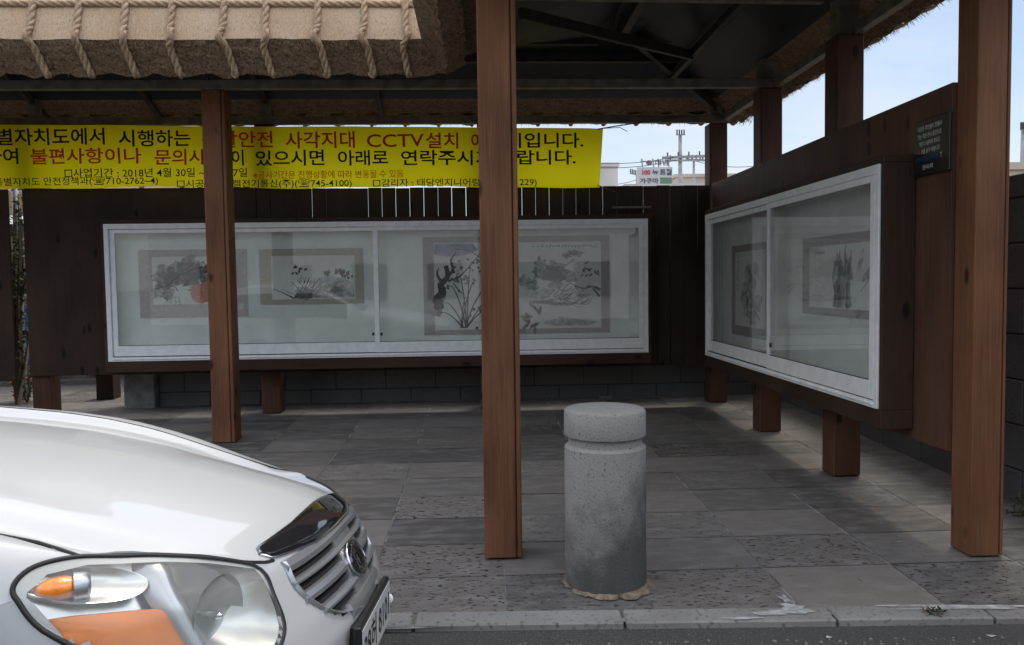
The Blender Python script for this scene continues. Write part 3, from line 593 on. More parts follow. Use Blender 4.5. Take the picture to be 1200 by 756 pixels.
K.stroke(I_dark, [(-.36, 1.66), (-.28, 1.75), (-.30, 1.86), (-.24, 1.95)], .04, .012); K.stroke(I_dark, [(-.40, 1.60), (-.46, 1.70), (-.44, 1.78)], .04, .01); K.stroke(I_dark, [(-.34, 1.62), (-.2, 1.68), (-.08, 1.80), (.05, 1.95)], .022, .008)
K.stroke(I_dark, [(-.25, 1.99), (-.1, 1.97), (.02, 1.90), (.1, 1.84)], .012, .006); K.stroke(I_dark, [(-.28, 1.60), (-.2, 1.50), (-.14, 1.46)], .014, .006)
for _ in range(46): u_ = K.r.uniform(-.35, .25); K.blob(I_dark if K.r.random() < .6 else I_plum, u_, 1.70+.35*(u_+.35)+K.r.gauss(0, .09), .014, .014, .8)
for _ in range(14): K.blob(I_brown, -.15+K.r.gauss(0, .07), 1.68+K.r.gauss(0, .05), .02, .016, .8)
for a, l_ in ((2.2, .38), (1.95, .55), (1.7, .62), (1.5, .7), (1.25, .6), (1.0, .62), (.75, .7), (.55, .62), (2.5, .32), (1.4, .38)):
    u_ = -.16+K.r.uniform(-.04, .04); K.stroke(I_dark, [(u_, 1.08), (u_+math.cos(a)*l_*.35, 1.08+math.sin(a)*l_*.55), (u_+math.cos(a)*l_*.75, 1.08+math.sin(a)*l_*.92), (u_+math.cos(a)*l_*1.05, 1.08+math.sin(a)*l_*.95)], .018, .005)
for _ in range(30): K.blob(I_grey if K.r.random() < .5 else I_dark, .1+K.r.gauss(0, .07), 1.22+K.r.gauss(0, .06), .016, .02, .8)
for _ in range(24): K.blob(I_dark, .18+K.r.gauss(0, .05), 1.55+K.r.gauss(0, .08), .015, .015, .8)
K.script(I_dark, .66, 2.01, 20, .034, False)
for _ in range(9): K.blob(I_green, .86+K.r.gauss(0, .08), 1.70+K.r.gauss(0, .05), K.r.uniform(.07, .13), K.r.uniform(.05, .08), .8, ang=-.4)
for _ in range(5): K.blob(I_wash, .78+K.r.gauss(0, .08), 1.58+K.r.gauss(0, .05), .09, .06, .8)
for _ in range(5): K.blob(I_green, 1.06+K.r.gauss(0, .05), 1.93+K.r.gauss(0, .025), .05, .03, .9)
K.stroke(I_green, [(.9, 1.66), (1.02, 1.78), (1.13, 1.86)], .016); K.stroke(I_green, [(1.14, 1.52), (1.13, 1.7), (1.10, 1.86)], .008); K.stroke(I_dark, [(.98, 1.5), (1.08, 1.58), (1.17, 1.5)], .008)
K.stroke(I_brown, [(1.43, 1.5), (1.33, 1.54), (1.22, 1.52), (1.12, 1.56)], .035, .012); K.stroke(I_brown, [(1.42, 1.42), (1.34, 1.52)], .03, .02)
for _ in range(44): u_ = .98+K.r.uniform(-.12, .25); v_ = 1.40+K.r.uniform(-.08, .12); a = K.r.uniform(-.6, .9); K.stroke(I_grey if K.r.random() < .5 else I_dark, [(u_, v_), (u_+.06*math.cos(a), v_+.06*math.sin(a)), (u_+.13*math.cos(a+.3), v_+.12*math.sin(a+.3))], .007, .004)
for _ in range(12): K.leaf(I_brown, 1.3+K.r.uniform(-.08, .1), 1.74+K.r.uniform(-.06, .06), K.r.uniform(0, 6), .06, .012)
for _ in range(14): K.stroke(I_wash, [(.55+K.r.uniform(0, .3), 1.38+K.r.uniform(-.05, .05)), (.7+K.r.uniform(0, .3), 1.36+K.r.uniform(-.04, .04)), (.9+K.r.uniform(0, .4), 1.34)], .012, .006)
for _ in range(12): K.leaf(I_brown, .62+K.r.uniform(-.1, .12), 1.2+K.r.uniform(-.1, .1), K.r.uniform(1, 5), .12, .02)
K.poly(I_wash, [(.75, 1.12), (.95, 1.20), (1.2, 1.16), (1.4, 1.13), (1.3, 1.09), (.9, 1.09)]); K.script(I_dark, .86, 1.34, 5, .026, False); K.done(th)
RO, RU, RN = (2.712, 8.70, 0), (0, -1, 0), (-1, 0, 0)
th, K = painting('painting of upright grey banana leaves on a mauve mount, near pane of the right case', RO, RU, RN, (2.19, 3.55, 1.31, 1.925), (2.33, 3.45, 1.37, 1.85), (.38, .33, .33), 11)
for k in range(9):
    u_ = 2.78+K.r.uniform(0, .42); K.stroke(I_grey if k % 2 else I_wash, [(u_, 1.38), (u_+K.r.uniform(-.03, .03), 1.5), (u_+K.r.uniform(-.06, .06), 1.64), (u_+K.r.uniform(-.1, .1), 1.72+K.r.uniform(0, .1))], .085, .02)
for k in range(12): u_ = 2.7+K.r.uniform(0, .6); a = K.r.uniform(.6, 2.4); K.leaf(I_wash, u_, 1.58+K.r.uniform(-.05, .12), a, K.r.uniform(.12, .22), .03)
for k in range(7): u_ = 2.75+K.r.uniform(0, .4); K.stroke(I_dark, [(u_, 1.38), (u_+.01, 1.46), (u_-.005, 1.56)], .03, .008)
K.stroke(I_grey, [(2.98, 1.7), (2.95, 1.77), (2.97, 1.85)], .04, .008); K.stroke(I_grey, [(3.2, 1.5), (3.33, 1.6), (3.42, 1.72)], .012, .004); K.script(I_dark, 2.40, 1.80, 8, .026, False); K.script(I_grey, 2.40, 1.46, 9, .02, False); K.done(th)
th, K = painting('faint wash painting on a dark mount, far pane of the right case', RO, RU, RN, (.35, 1.55, 1.02, 1.95), (.47, 1.33, 1.12, 1.88), (.34, .30, .29), 13)
for k in range(14): K.blob(I_wash, .9+K.r.gauss(0, .16), 1.45+K.r.gauss(0, .15), .1, .08, .8)
K.stroke(I_grey, [(1.2, 1.2), (1.0, 1.35), (1.05, 1.55), (.85, 1.75)], .03, .008); K.script(I_dark, .55, 1.82, 8, .04); K.done(th)

# ------------------------------------------------------------------ banner with lettering
F_ = 930.
def px_on_y(x, y, Y):                                        # measured on the photograph once, gives a place on the banner
    r = Fv + R2*(x-600)/F_ - U2*(y-378)/F_; t_ = Y/r.y; return r.x*t_, 1.6+r.z*t_
M_ban = bpy.data.materials.new('yellow_banner_cloth'); M_ban.use_nodes = True
t = M_ban.node_tree; t.nodes.clear(); lk = t.links.new; o_ = t.nodes.new('ShaderNodeOutputMaterial'); d_ = t.nodes.new('ShaderNodeBsdfDiffuse'); tr_ = t.nodes.new('ShaderNodeBsdfTranslucent'); mx_ = t.nodes.new('ShaderNodeMixShader')
d_.inputs[0].default_value = (.93, .80, .012, 1); tr_.inputs[0].default_value = (.93, .80, .012, 1); mx_.inputs[0].default_value = .72; lk(d_.outputs[0], mx_.inputs[1]); lk(tr_.outputs[0], mx_.inputs[2]); lk(mx_.outputs[0], o_.inputs[0])
banner = thing('banner', 'long yellow printed cloth banner hung above the back panel', 'banner', (-2.5, 9.09, 2.7))
def ban_y(x, z): return 9.092+.016*math.sin(x*1.9+z*2)+.009*math.sin(x*5.1-z*3.7)+.005*math.sin(x*9.3+z*7)+(.035*max(0, (x-1.18)/.25)**2 if x > 1.18 else 0)
mb = MB(); XL, XR = -6.9, 1.468
rows = []
for j in range(13):
    row = []
    for i in range(121):
        s = i/120; x = XL+(XR-XL)*s; zt = 3.435+(3.342-3.435)*((x+7.5)/8.9)+(.012 if i == 120 else 0); zb = 2.735+(2.677-2.735)*((x+7.5)/8.9)-.010*math.sin(x*2.3)-.006*math.sin(x*5.7+1)
        z = zb+(zt-zb)*j/12; row.append((x-(.045*(1-j/12) if i > 117 else 0), ban_y(x, z), z))
    rows.append(row)
mb.grid(rows); mb.build('cloth', M_ban, banner, smooth=True)
def ban_fn(u, v): return (u, ban_y(u, v)-.004, v)
def line_txt(mbq, body, x0, x1, yc, h, bold=0.):
    u0, v = px_on_y(x0, yc, 9.09); u1, v2 = px_on_y(x1, yc, 9.09); hh = h/F_*9.09/2
    put_text(mbq, body, ban_fn, u0, u1, (v+v2)/2-hh, (v+v2)/2+hh, bold)
M_bk = mat('banner_black', (.018, .016, .012), .8, .2); M_rd = mat('banner_red', (.78, .05, .015), .8, .2)
def text_line(m_, words):
    q = MB()
    for wd_ in words: line_txt(q, *wd_)
    q.build('lettering', m_, banner)
B_ = .016
text_line(M_bk, [('제주특별자치도에서', -72, 124, 160.5, 19, B_), ('시행하는', 140, 223, 162, 19, B_), ('지입니다.', 592, 684, 164.3, 17.5, B_)])
text_line(M_rd, [('생활안전', 236, 319, 163, 19, B_), ('사각지대', 334, 416, 164, 19, B_), ('CCTV', 430, 497, 165, 15, B_*.7), ('설치', 499, 537, 165, 18.5, B_), ('예정', 552, 590, 165, 18.5, B_)])
text_line(M_bk, [('하여', -18, 21, 183, 18, B_), ('이', 271, 285, 184.5, 18, B_), ('있으시면', 299, 380, 185, 18, B_), ('아래로', 396, 455, 185, 17.5, B_), ('연락주시기', 470, 576, 185, 17.5, B_), ('바랍니다.', 584, 675, 184.3, 17, B_)])
text_line(M_rd, [('불편사항이나', 35, 166, 183, 18, B_), ('문의사항', 181, 262, 184, 18, B_)])
text_line(M_bk, [('□사업기간 : 2018년 4월 30일 ~ 5월 27일', 76, 289, 202.5, 10.5, .010)]); text_line(M_rd, [('※공사기간은 진행상황에 따라 변동될 수 있음', 296, 473, 204.3, 9, .004)])
text_line(M_bk, [('제주특별자치도 안전정책과(☎710-2762~4)', -31, 186, 213, 11, .008)]); text_line(M_bk, [('□시공사 : 엔켈전기통신(주)(☎745-4100)', 208, 412, 215.5, 11, .008)]); text_line(M_bk, [('□감리자 : 태담엔지니어링(☎742-1229)', 437, 629, 214.6, 11, .008)])
M_cord = mat('grey_cord', (.12, .12, .12), .8)
for pts, r_ in (([(1.40, 9.12, 3.335), (1.6, 9.14, 3.37), (1.95, 9.2, 3.43), (2.35, 9.3, 3.50), (2.6, 9.36, 3.53)], .007), ([(1.42, 9.12, 3.34), (1.66, 9.13, 3.355), (1.75, 9.14, 3.31)], .004), ([(1.39, 9.11, 2.70), (1.50, 9.12, 2.66), (1.60, 9.15, 2.63)], .005)):
    mb = MB(); mb.tube(pts, r_, 6); mb.build('tie_cord', M_cord, banner)

# ------------------------------------------------------------------ small sign on the side panel
sg = thing('notice_plate', 'small black notice plate with white lettering on the right panel', 'sign', (2.72, 4.68, 2.21))
mb = MB(); mb.box(2.722, 2.738, 4.49, 4.865, 2.215, 2.55); mb.build('plate', mat('black_plate', (.016, .015, .017), .35, .5), sg, bevel=.003)
def sg_fn(u, v): return (2.7205, 4.865-u, 2.215+v)
W_ = MB(); BL = MB(); RE = MB()
for body, v, u0, u1 in (('이곳은 주민들이 만들어', .268, .045, .30), ('가는 작은 전시 공간으로', .222, .045, .295), ('깨끗이 이용하여 주시고', .176, .06, .28)): put_text(W_, body, sg_fn, u0, u1, v, v+.031, .02)
put_text(RE, '훼', sg_fn, .05, .075, .13, .16, .02); put_text(W_, '손을 삼가 바랍니다', sg_fn, .085, .28, .131, .161, .02); put_text(BL, '문의 안전정책과', sg_fn, .025, .265, .085, .116, .02); put_text(W_, 'T', sg_fn, .285, .305, .085, .113, .02); put_text(W_, '관리자', sg_fn, .10, .215, .034, .062, .02)
W_.build('lettering', mat('sign_white', (.50, .48, .45), .6), sg); BL.build('lettering', mat('sign_blue', (.02, .09, .17), .6), sg); RE.build('lettering', mat('sign_red', (.28, .04, .03), .6), sg)

# ------------------------------------------------------------------ stone bollard
bc = (.659, 4.125, 0)
M_bol = bpy.data.materials.new('cast_concrete'); M_bol.use_nodes = True
t, b, tcn = speckle(M_bol, (.265, .255, .232), [(3, .35, .7, (.335, .32, .295), .7, (1, 1, 1)), (140, .52, .68, (.17, .165, .16), .7, (1, 1, 1)), (70, .63, .69, (.05, .048, .045), .85, (1, 1, 1))])
lk = t.links.new; b.inputs['Roughness'].default_value = .9; col = b.inputs['Base Color'].links[0].from_socket
sx = t.nodes.new('ShaderNodeSeparateXYZ'); lk(tcn.outputs['Object'], sx.inputs[0])
nn = t.nodes.new('ShaderNodeTexNoise'); nn.inputs['Scale'].default_value = 4.5; nn.inputs['Detail'].default_value = 6; nn.inputs['Roughness'].default_value = .62; lk(tcn.outputs['Object'], nn.inputs['Vector'])
def mth(op, a, c):
    k = t.nodes.new('ShaderNodeMath'); k.operation = op
    for i_, q in enumerate((a, c)):
        if isinstance(q, (int, float)): k.inputs[i_].default_value = q
        else: lk(q, k.inputs[i_])
    return k.outputs[0]
# dark patch growing towards the lower right, ragged edge
h_ = mth('SUBTRACT', .56, sx.outputs['Z']); h_ = mth('ADD', h_, mth('MULTIPLY', sx.outputs['X'], .9)); h_ = mth('ADD', h_, mth('MULTIPLY', mth('SUBTRACT', nn.outputs['Fac'], .5), .9))
rg = t.nodes.new('ShaderNodeMapRange'); rg.inputs[1].default_value = -.05; rg.inputs[2].default_value = .42; rg.inputs[4].default_value = .84; rg.interpolation_type = 'SMOOTHSTEP'; lk(h_, rg.inputs[0])
col = mix_rgb(t, rg.outputs[0], col, (.045, .043, .042)); lk(col, b.inputs['Base Color'])
n3 = t.nodes.new('ShaderNodeTexNoise'); n3.inputs['Scale'].default_value = 90; n3.inputs['Detail'].default_value = 4; lk(tcn.outputs['Object'], n3.inputs['Vector']); bn = t.nodes.new('ShaderNodeBump'); bn.inputs['Strength'].default_value = .5; bn.inputs['Distance'].default_value = .008; lk(n3.outputs['Fac'], bn.inputs['Height']); lk(bn.outputs[0], b.inputs['Normal'])
bol = thing('bollard', 'round grey concrete bollard with a grooved neck, darker at its foot', 'bollard', bc)
mb = MB(); r_ = .2135
prof = [(.001, .937), (.12, .937), (.197, .934), (.207, .930), (r_, .920), (r_+.001, .80), (r_-.001, .795), (.200, .792), (.1925, .789), (.1925, .748), (.198, .742), (.208, .738), (r_-.001, .733), (r_, .68), (r_, .63), (r_, .58), (r_, .53), (r_, .48), (r_, .43), (r_, .38), (r_, .33), (r_, .28), (r_, .23), (r_, .18), (r_, .13), (r_, .08), (r_-.002, .02), (r_-.004, -.03)]
mb.lathe(prof, bc, 144)
for i, p in enumerate(mb.v):
    d = Vector((p[0]-bc[0], p[1]-bc[1], 0)); k = 1+.010*noise.noise(Vector((p[0]*6, p[1]*6, p[2]*5))); an = math.atan2(d.y, d.x)
    if abs(an+2.18) < .045 and p[2] < .93: k -= .022*(.6+.8*noise.noise(Vector((0, 3, p[2]*14))))         # mould seam
    mb.v[i] = (bc[0]+d.x*k, bc[1]+d.y*k, p[2])
mb.build('shaft', M_bol, bol, smooth=True, angle=40)
mb = MB(); rows = []
for q, z in ((.20, .016), (.214, .014), (.222, .010), (.232, .005), (.244, .0005)):
    rows.append([(bc[0]+.01+q*(1+(q-.2)*6*noise.noise(Vector((math.cos(a)*5, math.sin(a)*5, 4))))*math.cos(a), bc[1]+q*(1+(q-.2)*6*noise.noise(Vector((math.cos(a)*5, math.sin(a)*5, 9))))*math.sin(a), z+.002+.005*noise.noise(Vector((math.cos(a)*9, math.sin(a)*9, q*30)))) for a in [2*math.pi*k/60 for k in range(60)]])
mb.grid(rows, True); mb.build('mortar_collar', M_lit, bol, smooth=True)

# ------------------------------------------------------------------ white car, nose to the right
ang = R(-4)
car = thing('parked_car', 'white car parked at the kerb, nose and clouded headlight in front', 'car', (-.385, 2.57, -.012), rot=(-.027, 0, ang))
CW, CA, CP = .91, .60, 2.2
NZ = ([.18, .30, .45, .58, .66, .74, .82, .9, 1.0, 1.1], [.09, .03, -.005, -.012, .012, .05, .09, .16, .30, .42])
def fa(l, z):
    l = min(abs(l), CW); return CA*(1-max(0, 1-(l/CW)**CP)**(1/CP))+lerp(z, *NZ)
def S(l, z, d=0): return (-(fa(l, z)+d), -l, z)              # point on the nose, d metres behind the skin
LIP = ([0, .2, .40, .45, .503, .588, .668, .72, .776], [.813, .820, .841, .848, .866, .910, .941, .955, .970])
M_car = mat('white_car_paint', (.44, .45, .442), .38, .35, 0, 0, coat=.55)
M_chr = mat('chrome', (.72, .73, .74), .12, .5, 1); M_sil = mat('silver_plastic', (.46, .47, .48), .3, .5, .75); M_blk = mat('black_trim', (.012, .012, .013), .35, .5); M_gloss = mat('gloss_black_trim', (.016, .016, .018), .06, .6, 0, 0, coat=1)
M_tint = mat('dark_window', (.015, .017, .018), .03, .6); M_tyre = mat('tyre_rubber', (.018, .018, .018), .85, .2); M_alloy = mat('alloy_rim', (.45, .46, .47), .3, .5, .9)
HL_T = ([.482, .503, .588, .668, .72, .776, .829, .866, .879], [.838, .860, .904, .936, .951, .967, .963, .934, .893])
HL_B = ([.482, .489, .499, .524, .58, .66, .76, .84, .876, .879], [.81, .773, .707, .672, .64, .645, .69, .755, .823, .885])
def in_head(l, z, e=.012):
    l = abs(l); return .482+e < l < .879-e*.6 and lerp(l, *HL_B)+e < z < lerp(l, *HL_T)-e
GS = ([.585, .599, .636, .703, .77, .832], [.02, .18, .291, .381, .419, .403])
def in_grille(l, z): return .60 < z < .815 and abs(l) < lerp(z, *GS)-.012
WHEELS = (.93, 3.60); WR = .325
def zbot(b_):
    z = .22
    for wb in WHEELS:
        d = abs(b_-wb)
        if d < .40: z = max(z, math.sqrt(.40**2-d**2)+.30)
    return z
SEAM = ([.46, .52, .60, .70, .85, 1.05, 1.25, 1.45, 1.80], [.966, .972, .990, 1.010, 1.036, 1.072, 1.102, 1.125, 1.155])
def ztop(l, b0):
    if b0 < CA-1e-6:
        a_ = abs(l); return lerp(a_, LIP[0]+[.829, .866, .879, .895, .91], LIP[1]+[.966, .936, .905, .895, .90])
    return lerp(b0, [.6, 1.0, 1.5, 3, 4.5], [.90, .935, .965, .99, 1.0])
cols = []
th_ = [math.pi/2*(k/70) for k in range(-70, 71)]
for q in th_:
    l = CW*math.copysign(abs(math.sin(q))**(2/CP), q); cols.append((CA*(1-max(0, math.cos(q))**(2/CP)), l))
side_b = [.64, .70, .76, .84, .92, 1.0, 1.1, 1.2, 1.27, 1.33, 1.4, 1.7, 2.1, 2.5, 2.9, 3.15, 3.22, 3.3, 3.4, 3.5, 3.6, 3.7, 3.8, 3.9, 3.98, 4.05, 4.3, 4.45]
cols = [(q, -CW) for q in reversed(side_b)]+cols+[(q, CW) for q in side_b]
cols = [(4.56, -CW+.12)]+cols+[(4.56, CW-.12)]
NR = 36; body = MB(); G = []
for b0, l in cols:
    zt = ztop(l, b0); zb = zbot(b0) if b0 > .45 else .2; row = []
    for k in range(NR+1):
        z = zb+(zt-zb)*k/NR
        fade = 1 if b0 < CA else max(0, 1-(b0-CA)/.4); bx = b0+lerp(z, *NZ)*fade
        tum = 0 if b0 < .55 else .02*max(0, (z-.5)/.5)**2*min(1, (b0-.55)/.3)-.015*math.exp(-((z-.58)/.12)**2)*min(1, (b0-.55)/.3)
        row.append((-bx, -(l-math.copysign(tum, l)), z))
    G.append(row)
vid_ = {}; body.v = [p for r in G for p in r]
for i in range(len(G)-1):
    for k in range(NR):
        c4 = [G[i][k], G[i+1][k], G[i+1][k+1], G[i][k+1]]; cx_ = sum(p[0] for p in c4)/4; l = -sum(p[1] for p in c4)/4; z = sum(p[2] for p in c4)/4
        if -cx_ < .75 and (in_head(l, z) or in_grille(l, z)): continue
        body.f.append((i*(NR+1)+k, (i+1)*(NR+1)+k, (i+1)*(NR+1)+k+1, i*(NR+1)+k+1)); body.mi.append(0)
# fender shoulders
for sg_ in (1, -1):
    rows = []
    outer = [(fa(l, ztop(l, 0.)), l, ztop(l, 0.)) for l in (.776, .80, .829, .85, .866, .879, .895)]+[(.74, .909, .897)]+[(q, CW-.0175*max(0, (ztop(CW, q)-.5)/.5)**2, ztop(CW, q)) for q in (.84, .92, 1.0, 1.1, 1.2, 1.33, 1.45, 1.6, 1.8)]
    for i, (b_, l, z) in enumerate(outer):
        s = i/(len(outer)-1); sb = .505+(1.80-.505)*s; sl = .776+(.738-.776)*min(1, s*6); sz = lerp(sb, *SEAM)
        if i == 0: sb, sl, sz = b_, l, z
        row = []
        for k in range(9):
            q = k/8; mid = ((b_+sb)/2, l*.55+sl*.45+.035*min(1, i/3), max(z, sz)+.004)
            p = [(1-q)**2*a+2*q*(1-q)*c+q*q*d for a, c, d in zip((b_, l, z), mid, (sb, sl, sz))]; row.append((-p[0], -sg_*p[1], p[2]))
        rows.append(row)
    body.grid(rows)
body_o = body.build('body', M_car, car, smooth=True, angle=50)
# bonnet
ZC = ([.087, .13, .17, .25, .40, .60, .85, 1.15, 1.45, 1.80], [.862, .884, .900, .930, .972, 1.022, 1.072, 1.114, 1.145, 1.172])
def smooth_lerp(x, t_):                                      # smoothed version of a table
    return sum(lerp(x+d, *t_) for d in (-.05, -.025, 0, .025, .05))/5
def hood_z(b_, l):
    a_ = abs(l); bl = fa(l, lerp(a_, *LIP)); zl = lerp(a_, *LIP); s = max(0, b_-bl)
    def Gf(bb): return smooth_lerp(bb-.5*(bl-.087)*math.exp(-max(0, bb-bl)/.5), ZC)-.062*(a_/.7)**2+.009*math.exp(-((l-.56+.08*(bb-.6))/.08)**2)*min(1, max(0, bb-.2)/.3)
    g = Gf(b_); D = Gf(bl)-zl; g -= D*math.exp(-s/.045)
    if a_ > .64: k = (a_-.64)/.10; k = k*k*(3-2*k); g = g*(1-k)+(lerp(b_, *SEAM)-.002 if b_ > bl+.001 else zl)*k
    return g
rows = []; NL = 60
for i in range(NL+1):
    l = (-1+2*i/NL)*.772; bl = fa(l, lerp(abs(l), *LIP)); row = [(-bl-.012, -l, lerp(abs(l), *LIP)-.02), (-bl, -l, lerp(abs(l), *LIP)-.001)]
    for k in range(1, 49): q = (k/48)**1.7; bb = bl+(1.80-bl)*q; k_ = min(1, (bb-bl)/.13); l2 = l*(1-(1-.734/.772)*k_*k_*(3-2*k_)); row.append((-bb, -l2, hood_z(bb, l2)))
    rows.append(row)
mb = MB(); mb.grid(rows); mb.build('bonnet', M_car, car, smooth=True, angle=60)
for sg_ in (1, -1):
    sm = MB(); sm.tube([(-q, -sg_*(.737+.030*max(0, 1-(q-.5)/.1)), lerp(q, *SEAM)-.004) for q in [.50+.06*k for k in range(21)]], .0045, 6); sm.build('shut_line', M_seal, car)
    sm = MB(); sm.tube([S(sg_*(.42+.345*k/24), lerp(.42+.345*k/24, *LIP)-.002, .001) for k in range(25)], .0055, 6); sm.build('shut_line', M_seal, car)
# dark protector on the bonnet edge and its chrome line
def hood_at(l, s): bl = fa(l, lerp(abs(l), *LIP)); return bl+s
rows = []; ch = []
for i in range(61):
    l = -.435+.87*i/60; e = abs(l)/.435; s1 = .088*(1-.45*e**2); end = max(0, 1-((e-.93)/.07)**2)**.5 if e > .93 else 1; row = []
    for k in range(11):
        s = .008+(s1-.008)*(.5+(k/10-.5)*end); bb = hood_at(l, s); z = hood_z(bb, l); z2 = hood_z(bb+.004, l); n = Vector((-(z2-z), 0, .004)).normalized(); n = Vector((abs(n.x), 0, n.z)); h = .003 if k in (0, 10) else .011
        row.append((-bb+n.x*h, -l, z+n.z*h))
    rows.append(row); ch.append(row[0])
mb = MB(); mb.grid(rows); gar = mb.build('bonnet_protector', M_gloss, car, smooth=True, angle=60)
mb = MB(); mb.tube([Vector(p)+Vector((.003, 0, -.003)) for p in ch], .0045, 6); mb.tube([r[k] for r in (rows[-1],) for k in range(11)], .004, 6); mb.build('chrome_strip', M_chr, gar, smooth=True)
# grille
gr = MB()
def slab(l0, l1, z0, z1, d0=-.008, d1=.03, n=14):            # a bar following the nose
    P = []
    for i in range(n+1):
        l = l0+(l1-l0)*i/n; P.append([S(l, z0, d0+.003), S(l, (z0+z1)/2, d0-.002), S(l, z1, d0+.003), S(l, z1, d1), S(l, z0, d1)])
    o = len(gr.v); gr.grid(P, True); gr.f += [tuple(range(o, o+5))[::-1], tuple(range(o+n*5, o+n*5+5))]; gr.mi += [0, 0]
def gl(z): return sum(lerp(z+d, *GS) for d in (-.03, -.02, -.01, 0, .01, .02, .03))/7
for z0, z1 in ((.802, .832), (.765, .778), (.712, .737), (.662, .680), (.590, .630)): lw = gl((z0+z1)/2); slab(-lw, lw, z0, z1, n=40)
for sg_ in (1, -1):
    gr.grid([[S(sg_*(gl(z)-w_), z, d_) for w_, d_ in ((.024, .03), (.022, -.004), (.011, -.010), (.0, -.004), (-.004, .012))] for z in [.592+.240*k/30 for k in range(31)]])
slab(-.10, .10, .62, .80, -.004, .03, 12)
gr_o = gr.build('grille', M_sil, car, smooth=True, angle=35)
fn_ = MB(); gr_sv = gr; gr = fn_
for z in (.788, .748, .692, .645): lw = gl(z)-.03; slab(-lw, lw, z-.005, z+.005, .004, .02, 30)
gr = gr_sv; fn_.build('fin', M_blk, gr_o, smooth=True, angle=35)
mb = MB(); mb.grid([[S(l, z, .032) for z in (.57, .6, .66, .72, .78, .84)] for l in [-.44+.04*k for k in range(23)]]); mb.build('backing', M_blk, gr_o)
def emb(u, v, h): return S(u, .717+v, -.006-h)
mb = MB(); mb.grid([[emb(.080*q*math.cos(a), .050*q*math.sin(a), hh) for a in [2*math.pi*k/40 for k in range(40)]] for q, hh in ((.02, .016), (.6, .015), (.86, .012), (.95, .004))], True); em = mb.build('emblem', M_gloss, gr_o, smooth=True)
mb = MB(); mb.tube([emb(.083*math.cos(a), .052*math.sin(a),   .006) for a in [2*math.pi*k/48 for k in range(48)]], .004, 8, closed=True); mb.build('emblem_ring', M_chr, em, smooth=True)
mb = MB(); put_text(mb, 'KIA', lambda u, v: emb(-u, v, .0175), -.052, .052, -.022, .022, .01); mb.build('lettering', M_chr, em)
# number plate on its bracket
pb = MB(); pb.box(.018, .042, -.265, .195, .428, .590); pb.box(-.045, .0175, -.22, .15, .45, .575); pbo = pb.build('plate_bracket', M_blk, car, bevel=.006)
mb = MB(); mb.box(.0425, .0455, -.255, .185, .437, .575); pl = mb.build('number_plate', mat('plate_white', (.46, .47, .46), .4), pbo, bevel=.002)
mb = MB(); put_text(mb, '38허 8101', lambda u, v: (.0462, u, v), -.235, .165, .455, .558, .02); mb.build('lettering', M_seal, pl)
mb = MB()
for y in (-.262, .192): mb.ellipsoid((.044, y, .505), [(.012, 0, 0), (0, .009, 0), (0, 0, .018)])
mb.build('bolt_cap', M_alu, pbo, smooth=True)
# lower air intake
mb = MB(); mb.grid([[S(l, z, -.004) for z in (.26, .30, .34, .38)] for l in [-.55+.05*k for k in range(23)]]); mb.build('air_intake', M_blk, car)
